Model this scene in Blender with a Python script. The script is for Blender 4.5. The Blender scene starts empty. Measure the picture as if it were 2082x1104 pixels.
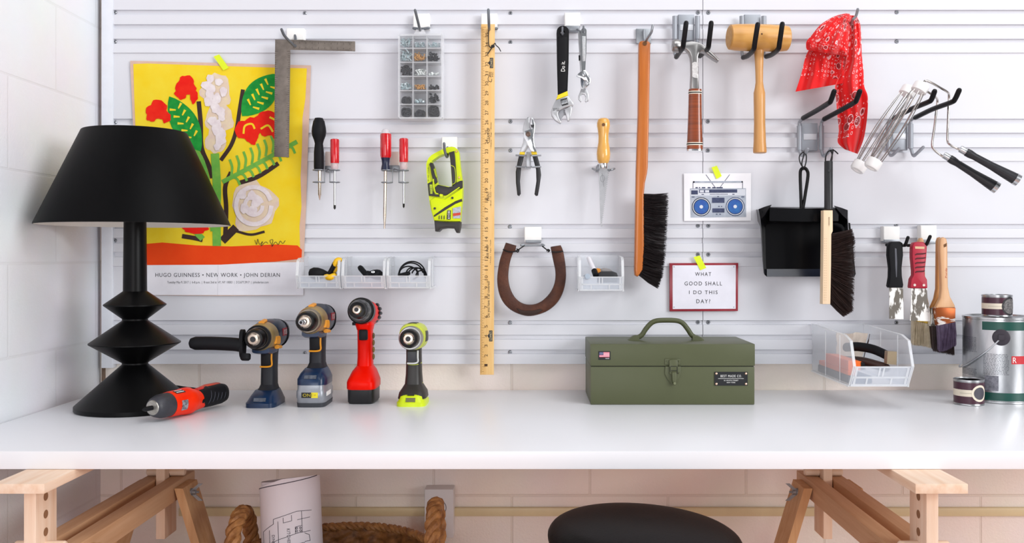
import bpy, bmesh, math, random
from mathutils import Vector, Matrix, noise
R = random.Random(7)
PI = math.pi
FX, VX, VY, ZC, CH = 1906.0, 1080.0, 520.0, 2.44, 1.092   # focal in px, vanishing point, camera to panel, camera height
C = bpy.context.scene.collection
def S(d): return (ZC - d) / FX
def P(px, py, d): return Vector(((px - VX) * S(d), -d, CH - (py - VY) * S(d)))
# ---------------------------------------------------------------- materials
def lin(c):
    c = c / 255.0
    return c / 12.92 if c <= 0.04045 else ((c + 0.055) / 1.055) ** 2.4
def rgb(h):
    h = h.lstrip('#')
    return tuple(lin(int(h[i:i + 2], 16)) for i in (0, 2, 4)) + (1.0,)
MATS = {}
def nd(nt, typ, **kw):
    n = nt.nodes.new(typ)
    for k, v in kw.items():
        if k.startswith('i_'):
            key = k[2:].replace('_', ' ')
            n.inputs[key].default_value = v
        else: setattr(n, k, v)
    return n
def mat(name, col, rough=0.5, metal=0.0, spec=0.5, col2=None, vscale=30.0, vamt=0.5, stretch=None, bump=0.0, bscale=200.0,
        alpha=1.0, coat=0.0, sheen=0.0, trans=0.0):
    if name in MATS: return MATS[name]
    m = bpy.data.materials.new(name); m.use_nodes = True
    nt = m.node_tree; b = nt.nodes['Principled BSDF']
    b.inputs['Base Color'].default_value = rgb(col)
    b.inputs['Roughness'].default_value = rough; b.inputs['Metallic'].default_value = metal
    b.inputs['Specular IOR Level'].default_value = spec
    b.inputs['Coat Weight'].default_value = coat; b.inputs['Sheen Weight'].default_value = sheen
    b.inputs['Transmission Weight'].default_value = trans
    tc = nd(nt, 'ShaderNodeTexCoord'); mp = nd(nt, 'ShaderNodeMapping')
    nt.links.new(tc.outputs['Object'], mp.inputs['Vector'])
    if stretch: mp.inputs['Scale'].default_value = stretch
    nz = nd(nt, 'ShaderNodeTexNoise', i_Scale=vscale, i_Detail=5.0, i_Roughness=0.6)
    nt.links.new(mp.outputs[0], nz.inputs['Vector'])
    cr = nd(nt, 'ShaderNodeValToRGB')
    cr.color_ramp.elements[0].position = 0.5 - 0.5 * (1 - vamt) - 0.02 if False else 0.3
    cr.color_ramp.elements[1].position = 0.7
    cr.color_ramp.elements[0].color = rgb(col)
    c2 = rgb(col2) if col2 else tuple(min(1, x * 1.06) for x in rgb(col)[:3]) + (1,)
    cr.color_ramp.elements[1].color = c2
    nt.links.new(nz.outputs['Fac'], cr.inputs['Fac']); nt.links.new(cr.outputs[0], b.inputs['Base Color'])
    if bump:
        n2 = nd(nt, 'ShaderNodeTexNoise', i_Scale=bscale, i_Detail=3.0)
        nt.links.new(tc.outputs['Object'], n2.inputs['Vector'])
        bp = nd(nt, 'ShaderNodeBump', i_Strength=bump, i_Distance=0.002)
        nt.links.new(n2.outputs['Fac'], bp.inputs['Height']); nt.links.new(bp.outputs[0], b.inputs['Normal'])
    if alpha < 1:
        tr = nd(nt, 'ShaderNodeBsdfTransparent'); mx = nd(nt, 'ShaderNodeMixShader', i_Fac=alpha)
        out = nt.nodes['Material Output']
        nt.links.new(tr.outputs[0], mx.inputs[1]); nt.links.new(b.outputs[0], mx.inputs[2]); nt.links.new(mx.outputs[0], out.inputs[0])
    MATS[name] = m
    return m
def wood(name, c1, c2, axis='z', rough=0.45, scale=9.0, coat=0.0):
    st = {'x': (0.06, 1, 1), 'y': (1, 0.06, 1), 'z': (1, 1, 0.06)}[axis]
    return mat(name, c1, rough, col2=c2, vscale=scale * 8, stretch=st, coat=coat)
def block_mat(name, axis, tint, tint2, mortar, groove=2.0, bstr=.55):
    m = bpy.data.materials.new(name); m.use_nodes = True
    nt = m.node_tree; b = nt.nodes['Principled BSDF']; b.inputs['Roughness'].default_value = 0.55
    tc = nd(nt, 'ShaderNodeTexCoord'); sp = nd(nt, 'ShaderNodeSeparateXYZ'); cb = nd(nt, 'ShaderNodeCombineXYZ')
    L = nt.links.new
    L(tc.outputs['Object'], sp.inputs[0])
    ax = nd(nt, 'ShaderNodeMath', operation='ADD'); ax.inputs[1].default_value = {'x': 0.911, 'y': 0.25}[axis] + 4.06
    az = nd(nt, 'ShaderNodeMath', operation='ADD'); az.inputs[1].default_value = -0.463 + 0.204 * 10
    L(sp.outputs[axis.upper()], ax.inputs[0]); L(sp.outputs['Z'], az.inputs[0])
    L(ax.outputs[0], cb.inputs[0]); L(az.outputs[0], cb.inputs[1])
    br = nd(nt, 'ShaderNodeTexBrick', i_Scale=1.0, i_Mortar_Size=0.0035, i_Mortar_Smooth=0.35, i_Brick_Width=0.410, i_Row_Height=0.204, i_Bias=0.0)
    br.offset = 0.5
    br.inputs['Color1'].default_value = rgb(tint); br.inputs['Color2'].default_value = rgb(tint2); br.inputs['Mortar'].default_value = rgb(mortar)
    L(cb.outputs[0], br.inputs['Vector'])
    n0 = nd(nt, 'ShaderNodeTexNoise', i_Scale=5.0, i_Detail=6.0); L(tc.outputs['Object'], n0.inputs['Vector'])
    mx = nd(nt, 'ShaderNodeMix', data_type='RGBA', blend_type='MULTIPLY'); mx.inputs[0].default_value = 0.18
    L(br.outputs['Color'], mx.inputs[6]); L(n0.outputs['Color'], mx.inputs[7])
    hs = nd(nt, 'ShaderNodeHueSaturation'); hs.inputs['Saturation'].default_value = 0.85; hs.inputs['Value'].default_value = 1.1
    L(mx.outputs[2], hs.inputs['Color']); L(hs.outputs[0], b.inputs['Base Color'])
    n1 = nd(nt, 'ShaderNodeTexNoise', i_Scale=160.0, i_Detail=4.0, i_Roughness=0.7); L(tc.outputs['Object'], n1.inputs['Vector'])
    n2 = nd(nt, 'ShaderNodeTexNoise', i_Scale=14.0, i_Detail=3.0); L(tc.outputs['Object'], n2.inputs['Vector'])
    ad = nd(nt, 'ShaderNodeMath', operation='MULTIPLY_ADD'); ad.inputs[1].default_value = -groove
    L(br.outputs['Fac'], ad.inputs[0]); L(n1.outputs['Fac'], ad.inputs[2])
    ad2 = nd(nt, 'ShaderNodeMath', operation='ADD'); L(ad.outputs[0], ad2.inputs[0]); L(n2.outputs['Fac'], ad2.inputs[1])
    bp = nd(nt, 'ShaderNodeBump', i_Strength=bstr, i_Distance=0.002); L(ad2.outputs[0], bp.inputs['Height']); L(bp.outputs[0], b.inputs['Normal'])
    return m
# ---------------------------------------------------------------- mesh builders (all return a bmesh in world coordinates)
def NB(): return bmesh.new()
def box(c, s, bev=0.0, rot=None, bm=None, seg=2):
    t = NB(); bmesh.ops.create_cube(t, size=1.0)
    for v in t.verts: v.co = Vector((v.co.x * s[0], v.co.y * s[1], v.co.z * s[2]))
    if bev: bmesh.ops.bevel(t, geom=t.edges[:], offset=bev, segments=seg, affect='EDGES', profile=0.6)
    M = Matrix.Translation(Vector(c)) @ (rot.to_4x4() if rot else Matrix())
    t.transform(M)
    return merge(bm, t)
def bb(x0, x1, y0, y1, z0, z1, bev=0.0, bm=None):
    return box(((x0 + x1) / 2, (y0 + y1) / 2, (z0 + z1) / 2), (abs(x1 - x0), abs(y1 - y0), abs(z1 - z0)), bev, bm=bm)
def merge(bm, t):
    if bm is None: return t
    me = bpy.data.meshes.new('tmp'); t.to_mesh(me); bm.from_mesh(me); bpy.data.meshes.remove(me); t.free()
    return bm
def xf(bm, M): bm.transform(M); return bm
def prism(front, back, bm=None, bev=0.0, seg=2):
    t = NB()
    f = [t.verts.new(p) for p in front]; g = [t.verts.new(p) for p in back]
    n = len(f)
    t.faces.new(f); t.faces.new(g[::-1])
    for i in range(n): t.faces.new((f[i], g[i], g[(i + 1) % n], f[(i + 1) % n]))
    bmesh.ops.recalc_face_normals(t, faces=t.faces[:])
    if bev:
        fe = set()
        for fc in t.faces:
            if len(fc.verts) == n and all(v in f for v in fc.verts): fe = set(fc.edges)
        bmesh.ops.bevel(t, geom=list(fe), offset=bev, segments=seg, affect='EDGES', profile=0.5, clamp_overlap=True)
    return merge(bm, t)
def slab(pts, d, t, bev=0.0, bm=None, seg=2):
    fr = [P(x, y, d) for x, y in pts]
    return prism(fr, [p + Vector((0, t, 0)) for p in fr], bm, bev, seg)
_EPS = [0]
def lift(d):
    _EPS[0] = (_EPS[0] + 1) % 17
    return d + _EPS[0] * 1e-5
def flat(pts, d, bm=None):
    d = lift(d)
    t = NB(); t.faces.new([t.verts.new(P(x, y, d)) for x, y in pts])
    for f in t.faces:
        f.normal_update()
        if f.normal.y > 0: f.normal_flip()
    return merge(bm, t)
def loft(rings, bm=None, cap=True, closed=True, loop=False):
    t = NB(); vs = [[t.verts.new(p) for p in r] for r in rings]; n = len(rings[0])
    m = len(vs)
    for i in range(m if loop else m - 1):
        a, b = vs[i], vs[(i + 1) % m]
        for j in range(n if closed else n - 1):
            k = (j + 1) % n
            t.faces.new((a[j], a[k], b[k], b[j]))
    if cap and closed and not loop:
        t.faces.new(vs[0][::-1]); t.faces.new(vs[-1])
    bmesh.ops.recalc_face_normals(t, faces=t.faces[:])
    return merge(bm, t)
def frame(ax):
    ax = Vector(ax).normalized()
    u = ax.cross(Vector((0, 0, 1)))
    if u.length < 1e-4: u = Vector((1, 0, 0))
    u.normalize(); v = ax.cross(u).normalized()
    return ax, u, v
def lathe(prof, base, axis=(0, 0, 1), n=32, bm=None, cap=True, sq=None):
    ax, u, v = frame(axis); base = Vector(base); rings = []
    for r, h in prof:
        r = max(r, 1e-5)
        rings.append([base + ax * h + (u * math.cos(2 * PI * j / n) + v * math.sin(2 * PI * j / n) * (sq or 1)) * r for j in range(n)])
    return loft(rings, bm, cap)
def catm(pts, k=6):
    pts = [Vector(p) for p in pts]
    q = [pts[0] * 2 - pts[1]] + pts + [pts[-1] * 2 - pts[-2]]; out = []
    for i in range(1, len(q) - 2):
        p0, p1, p2, p3 = q[i - 1:i + 3]
        for s in range(k):
            t = s / k
            out.append(0.5 * ((2 * p1) + (p2 - p0) * t + (2 * p0 - 5 * p1 + 4 * p2 - p3) * t * t + (3 * p1 - p0 - 3 * p2 + p3) * t ** 3))
    out.append(pts[-1]); return out
def tube(pts, r, n=8, bm=None, loop=False):
    pts = [Vector(p) for p in pts]; m = len(pts)
    rr = r if isinstance(r, (list, tuple)) else [r] * m
    tg = []
    for i in range(m):
        a = pts[(i - 1) % m] if (loop or i > 0) else pts[i]; b = pts[(i + 1) % m] if (loop or i < m - 1) else pts[i]
        t = b - a
        tg.append(t.normalized() if t.length > 1e-9 else Vector((0, 0, 1)))
    _, u, v = frame(tg[0]); rings = []
    for i in range(m):
        if i:
            ax = tg[i - 1].cross(tg[i])
            if ax.length > 1e-7: u = Matrix.Rotation(tg[i - 1].angle(tg[i]), 3, ax.normalized()) @ u
        w = tg[i].cross(u).normalized(); u = w.cross(tg[i]).normalized()
        rings.append([pts[i] + (u * math.cos(2 * PI * j / n) + w * math.sin(2 * PI * j / n)) * rr[i] for j in range(n)])
    return loft(rings, bm, True, True, loop)
def round_tube(pts, r, n=10, bm=None, k=5):
    """tube along a smoothed path with hemispherical ends"""
    q = catm(pts, k) if len(pts) > 2 else [Vector(p) for p in pts]
    a = (q[0] - q[1]).normalized(); b = (q[-1] - q[-2]).normalized()
    q = [q[0] + a * r * .95, q[0] + a * r * .7] + q + [q[-1] + b * r * .7, q[-1] + b * r * .95]
    rs = [r * .3, r * .75] + [r] * (len(q) - 4) + [r * .75, r * .3]
    return tube(q, rs, n, bm)
def ball(c, r, bm=None, sc=(1, 1, 1), u=16, v=10):
    t = NB(); bmesh.ops.create_uvsphere(t, u_segments=u, v_segments=v, radius=r)
    for x in t.verts: x.co = Vector((x.co.x * sc[0], x.co.y * sc[1], x.co.z * sc[2])) + Vector(c)
    return merge(bm, t)
def sec(cx, cy, cz, w, dp, e=4.0, n=28):
    """horizontal superellipse ring"""
    out = []
    for j in range(n):
        a = 2 * PI * j / n; c, s = math.cos(a), math.sin(a)
        out.append(Vector((cx + w / 2 * math.copysign(abs(c) ** (2 / e), c), cy + dp / 2 * math.copysign(abs(s) ** (2 / e), s), cz)))
    return out
def vsec(cx, cz, y, w, h, e=2.4, n=28):
    return [Vector((p.x, y, p.y)) for p in sec(cx, cz, 0, w, h, e, n)]
def ribbon(pts, w, d, bm=None):
    """flat painted stroke of px width w along px points"""
    d = lift(d)
    q = catm([Vector((x, y, 0)) for x, y in pts], 6) if len(pts) > 2 else [Vector((x, y, 0)) for x, y in pts]
    L, Rr = [], []
    for i, p in enumerate(q):
        t = (q[min(i + 1, len(q) - 1)] - q[max(i - 1, 0)]).normalized()
        nrm = Vector((-t.y, t.x, 0))
        ww = w[0] + (w[1] - w[0]) * i / (len(q) - 1) if isinstance(w, tuple) else w
        L.append(p + nrm * ww / 2); Rr.append(p - nrm * ww / 2)
    t = NB()
    a = [t.verts.new(P(p.x, p.y, d)) for p in L]; b = [t.verts.new(P(p.x, p.y, d)) for p in Rr]
    for i in range(len(a) - 1): t.faces.new((a[i], a[i + 1], b[i + 1], b[i]))
    for f in t.faces:
        f.normal_update()
        if f.normal.y > 0: f.normal_flip()
    return merge(bm, t)
def blob(cx, cy, rx, ry, d, bm=None, jit=0.12, seed=1, n=26):
    rr = random.Random(seed); ph = [rr.random() * 6.28 for _ in range(4)]
    pts = []
    for j in range(n):
        a = 2 * PI * j / n
        k = 1 + jit * (math.sin(3 * a + ph[0]) + .7 * math.sin(5 * a + ph[1]) + .5 * math.sin(8 * a + ph[2]))
        pts.append((cx + rx * k * math.cos(a), cy + ry * k * math.sin(a)))
    return flat(pts, d, bm)
def disc(cx, cy, r, d, bm=None, n=24): return flat([(cx + r * math.cos(2 * PI * j / n), cy + r * math.sin(2 * PI * j / n)) for j in range(n)], d, bm)
def text_raw(s, spacing=1.0):
    cu = bpy.data.curves.new('t', 'FONT'); cu.body = s; cu.size = 1.0; cu.space_character = spacing; cu.resolution_u = 3
    cu.align_x = 'CENTER'
    o = bpy.data.objects.new('t', cu); C.objects.link(o)
    dg = bpy.context.evaluated_depsgraph_get(); dg.update()
    me = bpy.data.meshes.new_from_object(o.evaluated_get(dg))
    t = NB(); t.from_mesh(me)
    bpy.data.objects.remove(o); bpy.data.curves.remove(cu); bpy.data.meshes.remove(me)
    return t
def text(s, box4, d, rot=0, bm=None, spacing=1.0):
    """lettering filling the px box (x0,y0,x1,y1); rot=90 reads bottom to top"""
    t = text_raw(s, spacing)
    if rot: t.transform(Matrix.Rotation(math.radians(rot), 4, 'Z'))
    xs = [v.co.x for v in t.verts]; ys = [v.co.y for v in t.verts]
    x0, y0, x1, y1 = box4; a, b, c, e = min(xs), max(xs), min(ys), max(ys)
    for v in t.verts:
        u = (v.co.x - a) / (b - a); w = (v.co.y - c) / (e - c)
        v.co = P(x0 + u * (x1 - x0), y1 + w * (y0 - y1), d)
    for f in t.faces:
        f.normal_update()
        if f.normal.y > 0: f.normal_flip()
    return merge(bm, t)
# ---------------------------------------------------------------- objects
def mesh_obj(name, bm, m, org, parent=None, ang=38):
    """bm: one bmesh, or a list of (bmesh, material)"""
    items = [(bm, m)] if not isinstance(bm, list) else bm
    big = NB(); mats = []
    for b, mm in items:
        if mm not in mats: mats.append(mm)
        k = mats.index(mm)
        for f in b.faces: f.material_index = k
        me0 = bpy.data.meshes.new('tmp'); b.to_mesh(me0); big.from_mesh(me0); bpy.data.meshes.remove(me0); b.free()
    for v in big.verts: v.co -= org
    me = bpy.data.meshes.new(name); big.to_mesh(me); big.free()
    for mm in mats: me.materials.append(mm)
    me.polygons.foreach_set('use_smooth', [True] * len(me.polygons))
    me.set_sharp_from_angle(angle=math.radians(ang))
    o = bpy.data.objects.new(name, me); C.objects.link(o)
    if parent: o.parent = parent
    return o
class T:
    def __init__(s, name, label, cat, org, group=None):
        s.org = Vector(org); s.root = bpy.data.objects.new(name, None); C.objects.link(s.root)
        s.root.empty_display_size = 0.02; s.root.location = s.org
        s.root['label'] = label; s.root['category'] = cat
        if group: s.root['group'] = group
    def part(s, name, bm, m=None, parent=None, label=None, ang=38):
        o = mesh_obj(name, bm, m, s.org, parent or s.root, ang)
        if label: o['label'] = label
        return o
def single(name, label, cat, bm, m, org, group=None, kind=None, ang=38):
    org = Vector(org); o = mesh_obj(name, bm, m, org, None, ang); o.location = org
    o['label'] = label; o['category'] = cat
    if group: o['group'] = group
    if kind: o['kind'] = kind
    return o
def struct(name, bm, m, parent=None, org=(0, 0, 0), ang=30):
    o = mesh_obj(name, bm, m, Vector(org), parent, ang)
    if not parent: o['kind'] = 'structure'; o.location = Vector(org)
    return o
# shared materials
WHITE = mat('white_plastic', 'f2f1ee', 0.4)
STEEL = mat('brushed_steel', 'b9bcc0', 0.28, 1.0, col2='d6d8da')
CHROME = mat('chrome', 'dcdee0', 0.16, 1.0)
ZINC = mat('zinc_grey', '8d9197', 0.42, 0.7, col2='a3a7ac')
GREY = mat('grey_paint_metal', '9da2aa', 0.4, 0.25)
DKROD = mat('dark_grey_rod', '6b6f75', 0.4, 0.4)
BLACK = mat('black_plastic', '0d0d10', 0.42, col2='121216', spec=.2)
RUBBER = mat('black_rubber', '101013', 0.6, col2='131317', spec=.2)
INK = mat('black_ink', '17171a', 0.7)
BLK_METAL = mat('black_enamel', '07070a', 0.25, spec=0.22)
NEON = mat('neon_tape', 'e6f90c', 0.5, col2='eefc20', alpha=0.86)
CLEAR = mat('clear_plastic', 'eef1f6', 0.25, alpha=0.30)
EDGE = mat('clear_plastic_edge', 'f6f8fc', 0.3, alpha=0.5)
# ================================================================ SETTING
YW = 0.02           # face of the block wall; the slatted panel's face is Y = 0
WX = -1.13          # left wall
struct('floor', bb(WX - .3, 2.6, -4.2, YW + .2, -.06, 0), mat('concrete_floor', 'cd9c88', 0.7, col2='d5a692', bump=.2))
struct('wall_back', bb(WX - .12, 2.6, YW, YW + .15, 0, 2.7), block_mat('painted_block_back', 'x', 'f4e6dc', 'f2e3d8', 'e9d9cc'))
struct('wall_left', bb(WX - .15, WX, -4.2, YW, 0, 2.7), block_mat('painted_block_side', 'y', 'eceef4', 'ebecf2', 'e6e7ec', .9, .35))
PANEL = mat('white_panel', 'dcdde3', 0.36, spec=.28, col2='dedfe5', vscale=6)
def zpx(y): return CH - (y - VY) * S(0)
def panel_profile():
    """(Y, Z) outline of the slatted panel, top to bottom; grooves are set back, lips stand proud"""
    g = .007; out = [(0, zpx(-190))]
    def groups(ys, last):
        a, b, c, d_, e, f, h = ys
        for k, (u, v) in enumerate(((a, b), (c, d_), (e, f))):
            out.extend([(-.0012, zpx(u - 1.6)), (-.0012, zpx(u)), (g, zpx(u + .4)), (g, zpx(v - 1.0)), (0, zpx(v))])
        if last: out.append((0, zpx(h)))
        else: out.extend([(-.0035, zpx(h - .4)), (0, zpx(h + .6))])
    groups((-201 + 5, -190 + 5, -172 + 5, -162 + 5, -142 + 5, -133 + 5, -113 + 5), False)
    groups((20, 30, 49.5, 59, 79, 89, 108), False)
    groups((241.5, 253, 270, 280, 299.5, 310, 328), False)
    groups((455.5, 465, 483.5, 495, 512, 523, 541.5), False)
    groups((651, 660.5, 680.5, 690.5, 710.5, 720, 740), True)
    return out[1:]
def panel(x0, x1, name):
    pr = panel_profile(); top, bot = pr[0][1], pr[-1][1]
    loop = pr + [(.018, bot), (.018, top)]
    a = [Vector((x0, y, z)) for y, z in loop]; b = [Vector((x1, y, z)) for y, z in loop]
    t = NB(); va = [t.verts.new(p) for p in a]; vb = [t.verts.new(p) for p in b]; n = len(a)
    t.faces.new(va); t.faces.new(vb[::-1])
    for i in range(n): t.faces.new((va[i], vb[i], vb[(i + 1) % n], va[(i + 1) % n]))
    bmesh.ops.recalc_face_normals(t, faces=t.faces[:])
    return struct(name, t, PANEL, ang=12)
xl = P(230, 0, 0).x; xs = P(1429, 0, 0).x
pl = panel(xl, xs - .0008, 'trim_1'); pr_ = panel(xs + .0008, 2.5, 'trim_2')
TRIM = mat('white_channel', 'e4e7ee', 0.3, 0.1)
x0c, x1c = P(208, 0, 0).x, P(231, 0, 0).x
struct('corner_shade_strip', bb(x0c - .0042, x0c - .0004, .006, .0198, zpx(800), zpx(-195)), mat('corner_gap_shadow', '5a4436', .8, col2='8a7462', vscale=14))  # thin dark strip painted in for the shade in the corner gap
ch = bb(x0c, x1c, -.006, .0195, zpx(748), zpx(-195), .002)
struct('trim_3', ch, TRIM)
SCREW = mat('screw_steel', '9a9da2', 0.32, .9); DARK = mat('dark_recess', '2a2b2e', 0.6)
def screw(px, py, par, d=-.0068, r=.0052):
    c = P(px, py, d)
    o = struct('screw', [(lathe([(r, 0), (r * .95, .0016), (r * .55, .003)], c, (0, -1, 0), 14), SCREW),
                         (lathe([(r * .38, 0), (r * .34, .0034)], c, (0, -1, 0), 6), DARK)], None, par, ang=30)
for x, y in ((234, 25.5), (234, 85), (234, 249), (234, 305), (234, 489), (234, 718), (620, 27), (620, 84), (620, 718), (1038, 27), (1038, 86), (1038, 247), (1038, 306), (1037, 461), (1037, 517), (1037, 656), (1037, 716),
             (1419, 26), (1419, 459), (1419, 517.5), (1419, 655)): screw(x, y, pl)
for x, y in ((1440, 26), (1439, 247), (1439, 306), (1440, 459), (1440, 517.5), (1440, 655), (1823, 25), (1823, 84.5), (1822, 457), (1822, 655.5)): screw(x, y, pr_)
# ================================================================ WORKTOP AND TRESTLES
TZ = .74
single('worktop', 'long white worktop with a thick flat front edge', 'table', bb(-1.112, 1.62, -.752, .0185, TZ - .0325, TZ, .0015),
       mat('white_laminate', 'edeef2', 0.32, col2='eff0f4', vscale=3), (0, -.37, TZ))
WY, WXm, WZ = [wood('pale_wood_' + a, 'e4bfa0', 'f2dac4', a, .5) for a in 'yxz']
WZ2 = wood('tan_wood_z', 'c4905f', 'd6aa7c', 'z', .5); WEND = mat('end_grain', 'dcb594', .6, col2='c99f7c', vscale=90, bump=.2)
HOLE = mat('peg_hole_shade', '8a6244', .8)
def trestle(cx, mir, label):
    """cx: centre line; depth runs from the camera to the wall. mir=1 when the side seen is +X."""
    def Y(z): return z - ZC
    t = T('trestle', label, 'trestle', (cx, Y(1.95), 0))
    zt = TZ - .0325
    t.part('top_board', bb(cx - .0445, cx + .0445, Y(1.582), Y(2.285), zt - .0175, zt - .0005, .0015), WY)
    for q, zc in ((0, 1.655), (1, 2.225)):
        p = t.part('post', bb(cx - .0105, cx + .0105, Y(zc - .036), Y(zc + .036), .43, zt - .018, .0015), WZ)
        for k in range(5):
            for sx in (-1, 1): t.part('peg_hole', lathe([(.0075, 0), (.0075, .0004)], (cx + sx * .0106, Y(zc - .003), .668 - k * .0312), (sx, 0, 0), 18), HOLE, p)
        t.part('peg', lathe([(.007, -.045), (.0095, -.042), (.0095, .042), (.007, .045)], (cx, Y(zc), .5795), (1, 0, 0), 16), WXm)
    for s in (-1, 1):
        t.part('rail', bb(cx + s * .0125, cx + s * .0465, Y(1.635), Y(2.285), .5265, .5695, .002), wood('shaded_wood_y', 'c89a72', 'd8b08a', 'y', .5))  # rails coloured darker than the board, with the under-table shade painted in
        for zc in (1.70, 2.195):
            top = Vector((cx + s * .0472, 0, .558)); bot = Vector((cx + s * .215, 0, .001))
            dx = .020
            def sl(p, o): return [Vector((p.x + (s * dx if i in (1, 2) else 0), Y(zc + (-.045 if i < 2 else .045)), p.z)) for i in range(4)]
            t.part('leg', loft([sl(bot, 0), sl(top, 0)]), WZ2)
    for q, zc in ((0, 1.70), (1, 2.195)):
        t.part('cross_bar', bb(cx - .13, cx + .13, Y(zc - .012), Y(zc + .012), .20, .245, .002), WXm)
        w = NB(); c = Vector((cx + mir * .074, Y(zc - .005), .540))
        w = lathe([(.0025, -.012), (.0025, .016)], c, (mir, 0, 0), 10); w = lathe([(.009, -.004), (.009, .0), (.006, .002), (.006, .009)], c, (mir, 0, 0), 14, w)
        for sg in (1, -1): w = loft([[c + Vector((mir * (.002 + u * .018), 0, sg * (.004 + u * .016))) + Vector((mir * a, b, 0)) for a, b in ((-.005, -.0015), (.005, -.0015), (.005, .0015), (-.005, .0015))] for u in (0, .5, 1)], w)
        t.part('wing_nut', w, ZINC)
    return t
trestle(-.866, 1, 'pale wooden trestle under the worktop beside the left block wall')
trestle(.693, -1, 'pale wooden trestle under the worktop to the right of the round stool')
# ================================================================ WALL FITTINGS UNDER THE TABLE
co = bb(-.92, 2.5, YW - .016, YW - .0005, CH - 528 * 1.2875e-3, CH - 511 * 1.2875e-3, .003)
single('cable_conduit', 'cream surface conduit running along the block wall below the worktop', 'conduit', co, mat('cream_conduit', 'd9c89f', .45), (0, YW, .42))
b0 = P(863, 995, .03); b1 = P(922, 1094, .03)
t = T('junction_box', 'white electrical junction box on the conduit under the worktop', 'electrical box', (b0.x + .03, YW, b1.z))
t.part('housing', bb(b0.x, b1.x, -.03, YW - .0005, b1.z, b0.z, .003), mat('box_white', 'd9d6d6', .5))
cp = Vector(((b0.x + b1.x) / 2, -.0302, b0.z - .047))
t.part('knockout', lathe([(.0175, 0), (.0185, .0006), (.0195, 0)], cp, (0, -1, 0), 28, cap=False), mat('knockout_ring', '77757a', .5))
# ================================================================ LAMP
zc = 2.165; Lx, Ly = -.9148, zc * 0 + (ZC - zc) * -1; k = zc / FX
def hz(y): return CH - (y - VY) * k
t = T('table_lamp', 'large black table lamp with conical shade on a stacked double cone base', 'lamp', (Lx, Ly, TZ))
LB = mat('lamp_black', '050506', .36, col2='070708', spec=.16); SH = mat('shade_black', '040405', .5, col2='060607', spec=.10)
prof = [(.0, TZ + .0003), (.128, TZ + .0003), (.1295, TZ + .002), (.1295, TZ + .0105), (.128, TZ + .012), (.0295, hz(741)), (.0285, hz(740)), (.0285, hz(737)), (.0995, hz(698)), (.0995, hz(696)),
        (.029, hz(652)), (.028, hz(651)), (.028, hz(648)), (.068, hz(620.5)), (.068, hz(618.5)), (.0265, hz(592)), (0, hz(591))]
t.part('base', lathe(prof, (Lx, Ly, 0), n=64), LB, ang=25)
t.part('pole', lathe([(.0262, hz(593)), (.0245, hz(440)), (.022, hz(300)), (.01, hz(298)), (.01, hz(275))], (Lx, Ly, 0), n=40), LB)
zb, zt_ = hz(457.5), hz(268)
sh = t.part('lamp_shade', lathe([(.2095, zb), (.2105, zb), (.2105, zb + .002), (.114, zt_ - .001), (.1125, zt_)], (Lx, Ly, 0), n=72, cap=False), SH)
t.part('shade_lining', lathe([(.2088, zb), (.1115, zt_)], (Lx, Ly, 0), n=72, cap=False), mat('shade_lining_white', 'e8e4dc', .7), sh)
sp = NB()
for kk in range(3):
    a = kk * 2 * PI / 3 + .4
    sp = tube([(Lx, Ly, hz(276)), (Lx + .112 * math.cos(a), Ly + .112 * math.sin(a), zt_ - .004)], .0016, 6, sp)
t.part('shade_spider', sp, DKROD)
cd = [Vector((Lx + .05, Ly + .1, TZ + .004)), Vector((Lx + .09, -.06, TZ + .004)), Vector((P(345, 783, .03).x, -.02, TZ + .009)), Vector((P(362, 783, .03).x, -.025, TZ + .007)), Vector((P(372, 790, .03).x, -.03, TZ + .004))]
t.part('cord', tube(catm(cd, 6), .0035, 8, tube(catm([c + Vector((.006, .01, .004 if i in (2, 3) else 0)) for i, c in enumerate(cd)], 6), .0035, 8)), RUBBER)
# ================================================================ STOOL
zs = 1.60; sx_ = (1311 - VX) * zs / FX; rs = .166
t = T('stool', 'round stool with a plump black leather seat in front of the worktop', 'stool', (sx_, zs - ZC, 0))
LEA = mat('black_leather', '070506', .45, col2='0a0708', spec=.12, vscale=8, bump=.12, bscale=260)
szc = .605; Rt = Matrix.Translation(Vector((sx_, zs - ZC, szc))) @ Matrix.Rotation(math.radians(3.2), 4, 'Y')
pf = [(0, -.034), (rs * .55, -.036), (rs * .85, -.030), (rs * .965, -.017), (rs, 0), (rs * .985, .011), (rs * .93, .021), (rs * .8, .030), (rs * .5, .037), (0, .04)]
def lat0(pf, n=64):
    q = catm([Vector((r, 0, h)) for r, h in pf], 5)
    return lathe([(p.x, p.z) for p in q], (0, 0, 0), n=n)
t.part('seat', xf(lat0(pf), Rt), LEA)
t.part('seat_ring', lathe([(.13, szc - .05), (.13, szc - .034)], (sx_, zs - ZC, 0), n=40), DKROD)
for a in range(4):
    an = PI / 4 + a * PI / 2
    t.part('leg', tube([(sx_ + .10 * math.cos(an), zs - ZC + .10 * math.sin(an), szc - .045), (sx_ + .19 * math.cos(an), zs - ZC + .19 * math.sin(an), .002)], .011, 12), BLK_METAL)
t.part('footrest', tube([(sx_ + .165 * math.cos(j * PI / 20), zs - ZC + .165 * math.sin(j * PI / 20), .17) for j in range(40)], .007, 8, loop=True), BLK_METAL)
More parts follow.
